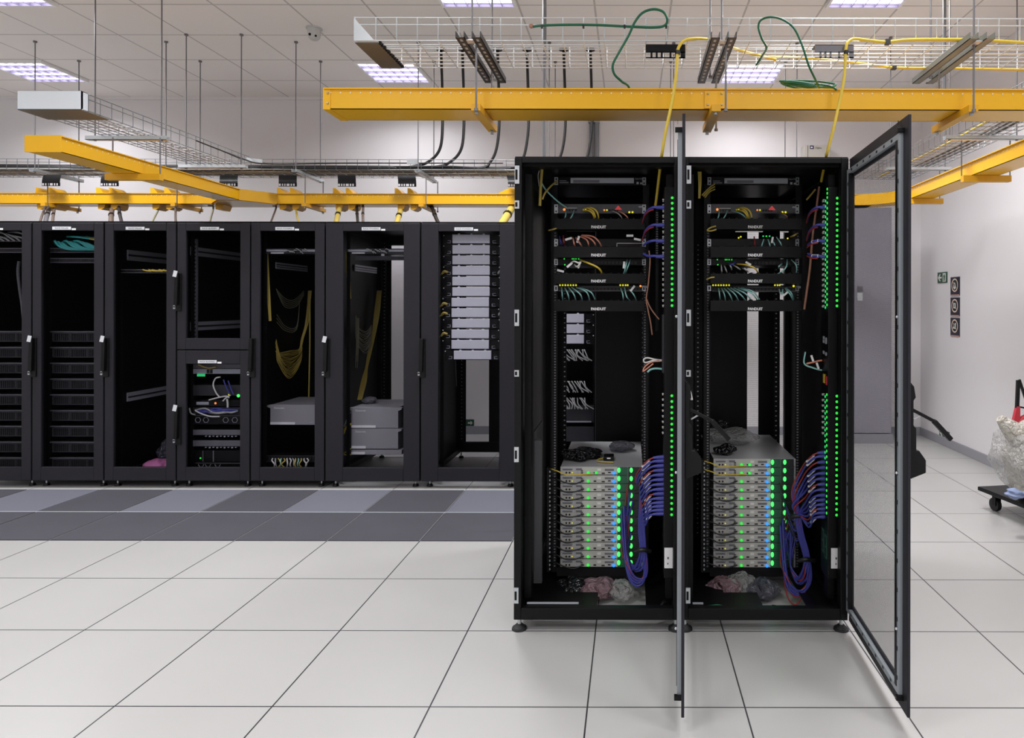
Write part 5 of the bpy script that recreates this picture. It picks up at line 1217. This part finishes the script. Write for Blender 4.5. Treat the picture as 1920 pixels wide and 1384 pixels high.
# small coils by the strips
for (pts, r, m, lab) in (([(1243, 676), (1228, 674), (1214, 671), (1207, 674), (1210, 680), (1225, 676), (1236, 675)], .004, 'cwhite', 'cream loop of wire tied at the middle of the first power strip'),
        ([(1240, 677), (1222, 679), (1209, 688), (1206, 696), (1211, 693), (1225, 682)], .0035, 'corange', 'salmon wire bent under the cream loop'), ([(1243, 692), (1230, 691), (1220, 693), (1214, 698)], .005, 'cteal', 'teal wire bundle below the cream loop'),
        ([(1553, 678), (1540, 676), (1526, 679), (1512, 682)], .0045, 'corange', 'salmon wires fanning at the middle of the second power strip'), ([(1553, 692), (1540, 694), (1525, 690), (1508, 682), (1510, 660)], .004, 'cteal', 'teal wire under the salmon ones by the second power strip')):
    short('wire_loop', lab, [P(a, b, 3.33) for a, b in pts], r, m)
for (px, py, a) in ((1523, 672, 1.9), (1533, 686, 1.9)):
    p = P(px, py, 3.32); d_ = Vector((math.cos(a), 0, math.sin(a))) * .016
    tag(MB('white').bar(p - d_, p + d_, .003, .010).build('cable_flag'), 'white flag on the wires by the second power strip', 'cable flag', 'white flags by the second power strip')

# ------------------------------------------------------------ servers
def server(eq, z, variant=0):
    t = thing('rack_server', 'x', 'server', (eq, EY, z)); x0 = eq - .2065; h = .0425
    w = .434
    b = MB('servertop').box(x0, x0 + w, EY + .002, EY + .66, z, z + h); b.build('chassis', t)
    def q(px0, px1, m, za, zb, name, dy=.003):   # positions in photo pixels from the left edge of the face
        return bx(name, m, t, x0 + px0 * .00282, x0 + px1 * .00282, EY - dy, EY + .002, z + za, z + zb)
    q(0, 107, 'server', .0005, h - .0005, 'face_plate', .001)
    f = MB('lgrey'); 
    X = lambda p: x0 + p * .00282
    f.box(X(2), X(23), EY - .003, EY, z + .034, z + .038).box(X(2), X(4), EY - .003, EY, z + .022, z + .036).box(X(22), X(24), EY - .003, EY, z + .024, z + .038).box(X(26), X(40), EY - .003, EY, z + .036, z + .039).box(X(26), X(28), EY - .003, EY, z + .02, z + .038)
    f.use('mgrey').box(X(4), X(22), EY - .0025, EY, z + .024, z + .032).box(X(29), X(40), EY - .0025, EY, z + .024, z + .034).box(X(83), X(100), EY - .0025, EY, z + .022, z + .032)
    f.use('port').box(X(0), X(107), EY - .0015, EY, z - .0002, z + .0022)
    f.build('slot_cover', t)
    p = MB('port').cyl((X(11), EY - .004, z + .012), (X(11), EY, z + .012), .005, 10).cyl((X(17), EY - .004, z + .012), (X(17), EY, z + .012), .005, 10)
    for k in range(3): p.box(X(38), X(42), EY - .003, EY, z + .006 + k * .008, z + .010 + k * .008)
    p.box(X(62), X(67), EY - .003, EY, z + .008, z + .015).box(X(77), X(83), EY - .003, EY, z + .006, z + .012).box(X(89), X(94), EY - .003, EY, z + .010, z + .016).build('port_row', t)
    MB('portwhite').box(X(69), X(76), EY - .003, EY, z + .021, z + .034).build('connector', t)
    MB('lgrey').cyl((X(32), EY - .005, z + .012), (X(32), EY, z + .012), .0075, 14).build('thumb_screw', t)
    def l(m, px, zc, r, zr=1.0, y=.008): MB(m).ball((X(px), EY - y, z + zc), (r, r * .5, r * zr), 12, 7).build('indicator_light', t)
    l('ledgreen', 52, .013, .0082)
    if variant == 2: l('ledgreen', 67, .013, .008)
    l('ledblue', 100, .011, .0082)
    if variant != 1: l('ledyellow', 22, .012, .003, 1, .004)
    for k, (a, b2) in enumerate(((107, 126), (127, 150))):
        bx('power_supply', 'vgreen' if k == 0 else 'dgrey', t, X(a), X(b2), EY - .006, EY + .10, z + .001, z + h - .001, .001)
    l('ledgreenbig', 109.5, .028, .0084, 1.7, .012)
    l('ledgreenbig', 132.5, .028, .0085, 1.6, .012)
    return t
for (eq, n, top, rn, off) in ((EA, 12, 875.0, 'the first open rack', 0), (EB, 13, 859.5, 'the mesh-door rack', 0)):
    protos = {}
    for k in range(n):
        z = zE(top + 15.72 * (k + 1)) + .0005
        v = 2 if (k == 0 or (n == 13 and k == 1)) else (1 if k % 3 == 2 else 0)
        lab = 'thin server, ' + ordn(k) + ' from top of the lit stack in ' + rn
        if v in protos: dup(protos[v], (eq, EY, z), lab)
        else: protos[v] = server(eq, z, v); protos[v]['label'] = lab
    # black power or data leads at the left of the faces
    rr2 = random.Random(n)
    for k in range(n):
        zc = zE(top + 15.72 * k + 9) ; x0 = eq - .2065
        ye = k == 0 or (n == 13 and k == 1)
        cable('server_lead', ('yellow' if ye else 'black') + ' lead crossing the left of server ' + ordn(k) + ' in ' + rn, 'cable',
              [(x0 - .055, EY + .01, zc + .012), (x0 - .015, EY - .012, zc + .004), (x0 + .03, EY - .022, zc - .012 + rr2.uniform(-.004, .004)), (x0 + .075, EY - .022, zc - .014 + rr2.uniform(-.004, .006)), (x0 + (.125 if not ye else .17), EY - .008, zc + (-.002 if not ye else -.012))], .0038 if not ye else .0030, 'cblack' if not ye else 'cy', None, 7, 5)
    # side comb of the stack
    t = thing('cable_comb', 'upright finger comb holding the server leads in ' + rn, 'cable comb', (eq - .262, EY - .03, .14))
    b = MB('rack').box(eq - .275, eq - .262, EY - .03, EY, .13, zE(top)).use('lgrey')
    for k in range(int((zE(top) - .14) / .0222)): b.box(eq - .262, eq - .256, EY - .034, EY - .028, .142 + k * .0222, .151 + k * .0222)
    b.build('comb_strip', t)
    # shelf that carries the stack
    bx_ = thing('support_shelf', 'black shelf below the server stack in ' + rn, 'shelf', (eq, EY, zE(1066) - .05))
    bx('shelf_board', 'black', bx_, eq - .225, eq + .225, EY + .01, EY + .64, zE(1064.5) - .02, zE(1064.5))
    bx('front_edge', 'blackmatte', bx_, eq - .225, eq + .225, EY + .0, EY + .01, zE(1064.5) - .045, zE(1064.5))

# ------------------------------------------------------------ power strips
def strip(x1, label, leftleds, px_f, px_l):
    """vertical power strip at the inner side of the rack's hinge post"""
    xa, xb = x1 - .076, x1 - .028; ya, yb = 3.225, 3.345
    zt, zb = zz(350, ya), zz(1085, ya)
    t = thing('power_strip', label, 'power strip', ((xa + xb) / 2, (ya + yb) / 2, zb))
    bx('housing', 'black', t, xa, xb, ya, yb, zb, zt, .004)
    o = MB('portwhite')
    ups = [371 + (573 - 371) * i / 20 for i in range(21)]; low = [742 + (965 - 742) * i / 21 for i in range(22)]
    for py in ups + low[:8]:
        z = zz(py, ya); o.box(xa - .006, xa, ya + .070, ya + .085, z - .007, z + .002).box(xa - .008, xa, ya + .058, ya + .068, z + .001, z + .004)
    plab(o.build('outlet_row', t), 'row of pale outlet latches')
    X = xx(px_f, ya)
    for py in ups + low: z = zz(py, ya); MB('ledgreen').ball((min(X, xb - .006), ya - .002, z), (.0068, .003, .0068), 10, 6).build('indicator_light', t)
    if leftleds:
        for py in [355, 363] + ups + low: z = zz(py - 2, ya); MB('ledgreen').ball((xa - .002, ya + .012, z), (.003, .0065, .0068), 10, 6).build('indicator_light', t)
        for py in ups[::1] + low[:12]: z = zz(py + 3, ya); MB('ledgreenmint').ball((xa - .002, ya + .040, z), (.003, .0065, .0072), 8, 5).build('indicator_light', t)
    s = MB('white').box(xx(1246.5 if not leftleds else 1559, ya), xx(1262 if not leftleds else 1577, ya), ya - .003, ya, zz(1065, ya), zz(1027, ya)); plab(s.build('rating_label', t), 'white rating label')
    MB('ink').box(xx(1252 if not leftleds else 1567, ya), xx(1255 if not leftleds else 1570, ya), ya - .0036, ya - .003, zz(1048, ya), zz(1044, ya)).box(xx(1252 if not leftleds else 1567, ya), xx(1254 if not leftleds else 1569, ya), ya - .0036, ya - .003, zz(1058, ya), zz(1055, ya)).build('label_print', t)
    if leftleds:
        c = MB('lgrey')
        for (yy, py) in ((.02, 636), (.06, 634), (.02, 642), (.06, 641), (.02, 664), (.06, 662)): c.box(xa - .002, xa, ya + yy, ya + yy + .022, zz(py + 3, ya), zz(py - 3, ya))
        c.build('breaker_switch', t)
        for k in range(2): MB('vgreen').box(xa - .002, xa, ya + .012 + .05 * k, ya + .045 + .05 * k, zz(1050 - 6 * k, ya), zz(1006 - 6 * k, ya)).use('port').box(xa - .003, xa - .002, ya + .018 + .05 * k, ya + .038 + .05 * k, zz(1046 - 6 * k, ya), zz(1030 - 6 * k, ya)).box(xa - .003, xa - .002, ya + .018 + .05 * k, ya + .038 + .05 * k, zz(1026 - 6 * k, ya), zz(1010 - 6 * k, ya)).build('socket_plate', t)  # green light on these plates is put into their colour
        plab(MB('cy').box(xa - .004, xa, ya + .045, ya + .07, zz(720, ya), zz(703, ya)).build('outlet_plug', t), 'yellow plug'); plab(MB('red').box(xa - .004, xa, ya + .012, ya + .035, zz(722, ya), zz(706, ya)).build('outlet_plug', t), 'red plug')
    else: bx('breaker_panel', 'dgrey', t, xa - .008, xa, ya + .02, ya + .10, zz(700, ya), zz(590, ya))
    return t, xa, ya
pA, xaA, yaA = strip(XM, 'black power strip with one column of green lights, first open rack', False, 1260, 0)
pB, xaB, yaB = strip(XA1, 'black power strip with paired columns of green lights, mesh-door rack', True, 1570, 1553)
bA = thing('power_strip', 'narrow black power strip with pale outlets behind the first one', 'power strip', (xx(1233, 3.55), 3.55, .9)); bx('housing', 'rack', bA, xx(1229, 3.55), xx(1234, 3.55), 3.53, 3.58, zz(620, 3.55), zz(395, 3.55))
o = MB('mgrey')
for k in range(20): z = zz(400 + k * 4.4, 3.55); o.box(xx(1229.5, 3.53), xx(1233.5, 3.53), 3.525, 3.53, z - .003, z + .003)
o.build('outlet_row', bA)
for (xa, ya, px0, ys, top, n, rn, red, bundle, foot) in ((xaA, yaA, 1243, [857, 864, 873, 881.5, 890, 899, 908, 917, 925.5, 934, 942, 949, 956, 963], 857, 14, 'first open rack', (0, 3, 8), [(1205, 915), (1203, 985), (1205, 1020)], (1190, 1112)),
        (xaB, yaB, 1551, [848, 855, 866, 876.5, 887, 897, 907.5, 917.5, 928, 937, 945.5, 953.5, 961, 968.5], 848, 14, 'mesh-door rack', (0, 2, 6, 11), [(1497, 962), (1501, 1000), (1512, 1042)], (1488, 1135))):
    for k, py in enumerate(ys):
        m = 'cred' if k in red else 'cblue'
        t = thing('power_cable', ('red' if m == 'cred' else 'blue') + ' cord, ' + ordn(k) + ' down in the lower fan of the ' + rn, 'cable', (xa, ya + .05, .2))
        rr3 = random.Random(k + int(px0))
        D0, D1 = ya + .05, 3.44
        s = k / (n - 1); sg = (k % 5 - 2) * 2.4
        (b0x, b0y), (b1x, b1y), (b2x, b2y) = bundle
        arc = 28 - 12 * s
        pts = [P(px0 - 6, py, D0), P(px0 - 18, py + 1.5, D0), P(px0 - 18 - arc * .5, py + 5 + 5 * (1 - s), D0 + .02), P(px0 - 24 - arc * (.85 - .2 * s), py + 20 + 10 * (1 - s), D1 - .06)]
        ym = (py + 34 + b0y) / 2
        if b0y - py > 45: pts.append(P(b0x - (8 - 6 * s) + sg, max(ym, py + 40), D1 - .03))
        pts += [P(b0x + sg * .7, b0y + 4, D1 - .01), P(b1x + sg, b1y, D1), P(b2x + sg, b2y, D1)]
        dep = rr3.uniform(0, 28) if k % 4 else rr3.uniform(20, 34)
        fx, fy = foot
        if k % 2 == 0:
            pts += [P(b2x + 6 + sg * .6, b2y + 45, D1), P(fx + 16 + sg * .5, fy - 12 - dep * .5, D1), P(fx, fy - dep, D1), P(fx - 14 + sg * .4, fy - 28 - dep, D1 + .02), P(fx - 20 + sg, fy - 90 - 6 * k, EY - .03), P(fx - 8 + sg, b0y + 8 * (k - 6) + 40, EY - .015)]
        else:
            pts += [P(b2x - 2 + sg, b2y + 18 + 2 * k, D1), P(b2x - 16 + sg * .5, b2y + 40 + dep * .5, D1 + .03), P(b2x - 30, b2y + 18, EY - .05), P(b2x - 26 + sg, b1y - 30 + 5 * k, EY - .02)]
        MB(m).tube(pts, .0052 if m == 'cblue' else .0038, 8, 5).build('sheath', t)
        p = P(px0, py, D0); pl = MB('cblue' if m == 'cblue' or k < 2 else 'cblue').cyl(p + Vector((.006, 0, 0)), p + Vector((-.030, 0, -.002)), .0105, 10, .0085).cyl(p + Vector((-.030, 0, -.002)), p + Vector((-.048, 0, -.004)), .0075, 10, .0058)
        plab(pl.build('plug', t), 'blue plug')
        if k % 5 != 2:
            q0, q1 = pts[2] * .55 + pts[1] * .45, pts[2] * .6 + pts[3] * .4; plab(MB('white').cyl(q0 + Vector((0, -.002, .001)), q1 + Vector((0, -.002, .001)), .0066, 8).build('wrap_label', t), 'white wrap label')
    for (px, py) in (bundle[0][:2], (bundle[2][0], bundle[2][1] + (6 if px0 < 1300 else 2))):
        tag(MB('cblack').tube([P(px - 15, py + 8, 3.44), P(px, py + 5, 3.425), P(px + 15, py + 8, 3.44)], .011, 8, 4).build('velcro_strap'), ('upper' if py < 1000 else 'lower') + ' black strap around the blue cord bundle of the ' + rn, 'strap')
    for j, py in enumerate((389, 422, 452, 481)):
        t = thing('power_cable', 'blue cord, ' + ordn(j) + ' down beside the upper devices of the ' + rn, 'cable', (xa, ya + .05, zz(py, ya)))
        o = px0 - 1243; D0 = ya + .05
        pts = [P(px0 - 4, py, D0), P(px0 - 16, py - .5, D0), P(px0 - 25, py + 3, D0 + .03), P(px0 - 33, py + 12, D0 + .10), P(px0 - 37, py + 25, D0 + .2)] if j < 2 else [P(px0 - 4, py, D0), P(px0 - 16, py - 1, D0), P(px0 - 28, py + (2 if j == 2 else -1), D0 + .03), P(px0 - 36, py + (8 if j == 2 else -5), D0 + .1)]
        MB('cblue').tube(pts, .0062, 8, 5).build('sheath', t)
        if j < 2 or o: MB('cred').tube([p + Vector((-.004, .004, -.011)) for p in pts[1:]], .0038, 7, 5).build('red_cord', t)
        p = P(px0, py, D0); plab(MB('cblue').cyl(p + Vector((.006, 0, 0)), p + Vector((-.034, 0, 0)), .0105, 10, .0082).build('plug', t), 'blue plug')
        if o and j > 1: MB('white').cyl(pts[1], pts[2], .0075, 8).build('wrap_label', t)
# thin dark leads between the PSUs of the mesh-door rack
for k in range(7):
    cable('server_lead', 'thin lead hanging past the server edge, ' + ordn(k) + ' in the mesh-door rack', 'cable', [P(1462 + 3 * k, 905 + 14 * k, EY - .03), P(1470 + 4 * k, 935 + 14 * k, EY - .06), P(1484 + 2 * k, 965 + 10 * k, EY - .08), P(1500, 968 + 8 * k, EY - .10)], .004, 'cblue' if k % 2 else 'cblack', None, 7)
# ------------------------------------------------------------ bags and bits in the racks
zs = zE(875) + .001
fl = ZB0 + .012
bag('plastic_bag', 'black glossy plastic bag lying along the left of the first server stack', (xE(1085), 3.80, zs + .020), (.115, .13, .022), 'bagblack', 3)
bag('plastic_bag', 'crumpled clear bag on top of the first server stack, at its back', (xE(1165), 3.98, zs + .022), (.08, .09, .026), 'bagsmoke', 12)
t = thing('fiber_optic_transceiver', 'small black adapter with a cord on the first server stack', 'adapter', (xE(1142), 3.72, zs)); bx('adapter_body', 'black', t, xE(1130), xE(1150), 3.70, 3.78, zs, zs + .022, .003); bx('adapter_label', 'white', t, xE(1137), xE(1144), 3.698, 3.70, zs + .010, zs + .017)
MB('cydim').tube([(xE(1130), 3.73, zs + .008), (xE(1120), 3.70, zs + .006), (xE(1122), 3.66, zs + .005), (xE(1150), 3.64, zs + .005)], .004, 7, 5).build('cord', t)
zs2 = zE(859.5) + .001
bag('plastic_bag', 'small black plastic bag on the front of the second server stack', (xE(1366), 3.67, zs2 + .026), (.06, .05, .030), 'bagblack', 21)
bag('plastic_bag', 'large clear crumpled bag covering the back of the second server stack', (xE(1398), 4.02, zs2 + .035), (.17, .16, .042), 'bagclear', 31)
bag('plastic_bag', 'dark bag behind the clear bag on the second server stack', (xE(1375) - .02, 4.16, zs2 + .065), (.08, .05, .04), 'bagblack', 33)
bag('plastic_bag', 'black glossy bag at the bottom corner of the first open rack', (P(1072, 1100, 3.52).x, 3.56, .050), (.085, .08, .048), 'bagblack', 41)
bag('plastic_bag', 'pinkish clear bag at the bottom of the first open rack', (P(1126, 1100, 3.5).x, 3.53, .054), (.100, .08, .053), 'bagpink', 43)
bag('plastic_bag', 'greenish-clear bag at the bottom of the first open rack beside the blue cords', (P(1166, 1100, 3.5).x, 3.50, .050), (.075, .07, .050), 'bagclear', 45)
bag('plastic_bag', 'pinkish clear bag at the bottom of the mesh-door rack', (P(1358, 1100, 3.5).x, 3.54, .052), (.105, .08, .051), 'bagpink', 47)
bag('plastic_bag', 'clear bag in the middle bottom of the mesh-door rack', (P(1392, 1100, 3.5).x, 3.57, .062), (.085, .08, .061), 'bagclear', 49)
bag('plastic_bag', 'smoky bag with dark content at the bottom of the mesh-door rack', (P(1430, 1100, 3.5).x, 3.52, .052), (.095, .08, .051), 'bagsmoke', 51)
for (pts, lab, m, r) in (([(988, 1144), (1005, 1140), (1030, 1141), (1052, 1137)], 'green earth wire on the bottom sill of the first open rack', 'cgreen', .005), ([(1122, 1138), (1140, 1143), (1156, 1148), (1163, 1152)], 'black cable end across the bottom sill of the first open rack', 'cblack', .007),
        ([(1299, 1141), (1320, 1138), (1345, 1135), (1362, 1139)], 'green earth wire at the bottom of the mesh-door rack', 'cgreen', .005), ([(1448, 1136), (1480, 1141), (1530, 1142)], 'black cable at the bottom sill of the mesh-door rack', 'cblack', .006), ([(1228, 1152), (1238, 1140), (1246, 1128)], 'black hose curling at the bottom post of the first open rack', 'cblack', .009)):
    cable('cable_end', lab, 'cable', [P(a, b, YA + .06 + .01 * (i % 2)) for i, (a, b) in enumerate(pts)], r, m)
for (px, sx, m, lab, rr_) in ((1150, 0, 'ledblue', 'tiny blue light reflecting in the sill', 0),): pass

# ============================================================ trolley at the right
Tc = Vector((2.95, 4.78, 0)); ang = math.radians(-80)
ca, sa = math.cos(ang), math.sin(ang)
def TW(u, v, z): return Vector((Tc.x + u * ca - v * sa, Tc.y + u * sa + v * ca, z))
xfT = Matrix(((ca, -sa, 0, Tc.x), (sa, ca, 0, Tc.y), (0, 0, 1, 0), (0, 0, 0, 1)))
t = thing('platform_trolley', 'black platform trolley with castors under the wrapped bag at the right edge', 'trolley', (Tc.x, Tc.y, 0))
MB('black', xfT).box(-.38, .40, -.26, .26, .135, .165).build('deck', t, .006)
for u in (-.30, .32):
    for v in (-.17, .17):
        MB('rubber', xfT).cyl((u, v - .016, .048), (u, v + .016, .048), .048, 20).use('black').box(u - .006, u + .03, v - .024, v - .018, .045, .135).box(u - .006, u + .03, v + .018, v + .024, .045, .135).box(u - .02, u + .06, v - .04, v + .04, .128, .135).build('caster', t)
bag('wrapped_bag', 'big clear plastic-wrapped sack standing on the black trolley', (2.875, 4.74, .165 + .27), (.225, .27, .27), 'bagstuff', 63, 'sack', .05)
o = bag('plastic_wrap', 'loose clear film draped around the sack on the trolley', (2.87, 4.74, .165 + .29), (.262, .32, .29), 'bagclear', 66, 'plastic film', .07)
n_ = MB('bagstuff').tube([(2.72, 4.72, .62), (2.64, 4.72, .69), (2.585, 4.72, .745)], .085, 14, 5, .030); tag(n_.build('bag_neck'), 'gathered neck of clear film at the top of the wrapped sack', 'plastic film')
s = bag('label_patch', 'blue-printed piece of packaging in the foot of the wrapped sack', tuple(P(1903, 926, 4.50)), (.07, .05, .035), 'bluefoil', 71, 'packaging', .1)
h = thing('hand_truck', 'red and black folding handle rising behind the wrapped sack', 'hand truck', P(1925, 790, 4.9))
D_ = 5.02
MB('black').bar(P(1909, 713, D_), P(1907, 765, D_), .022, .022).bar(P(1911, 712, D_), P(1932, 775, D_), .016, .016).bar(P(1907, 762, D_), P(1925, 766, D_), .01, .012).build('handle_bar', h)
plab(MB('red').prism([(P(1905, 762, D_).x, P(1905, 762, D_).z), (P(1911, 762, D_).x, P(1911, 762, D_).z), (P(1911, 800, D_).x, P(1911, 800, D_).z), (P(1897, 796, D_).x, P(1897, 796, D_).z)], 'y', D_ - .015, D_ + .015).build('support_leg', h), 'red leg')
MB('red').tube([P(1911, 792, D_), P(1920, 783, D_), P(1935, 780, D_), P(1950, 784, D_)], .02, 10, 5).build('cross_bar', h)
MB('white').ball(P(1925, 800, D_ + .0), (.09, .06, .05), 16, 10).build('load_wrap', h)
# ============================================================ camera, world, view
cam = bpy.data.cameras.new('camera'); co = bpy.data.objects.new('camera', cam); C.objects.link(co)
co.location = (0, 0, CZ); co.rotation_euler = (PI / 2, -ROLL, 0)
cam.sensor_fit = 'HORIZONTAL'; cam.sensor_width = 36; cam.lens = F / 1920 * 36
cam.shift_x = (960 - VX) / 1920; cam.shift_y = (VY - 692) / 1920
cam.clip_start = .05; cam.clip_end = 60
SC.camera = co
w = bpy.data.worlds.new('world'); SC.world = w; w.use_nodes = True
w.node_tree.nodes['Background'].inputs[0].default_value = (.8, .82, 1, 1); w.node_tree.nodes['Background'].inputs[1].default_value = .03
SC.view_settings.view_transform = 'Standard'; SC.view_settings.look = 'None'; SC.view_settings.exposure = EXPOSURE; SC.view_settings.gamma = 1
SC.view_settings.use_curve_mapping = False
SC.cycles.use_denoising = True
SC.cycles.max_bounces = 10; SC.cycles.diffuse_bounces = 5; SC.cycles.glossy_bounces = 4; SC.cycles.transparent_max_bounces = 24
SC.cycles.sample_clamp_indirect = 6
for o in C.objects:
    if 'org' in o: del o['org']
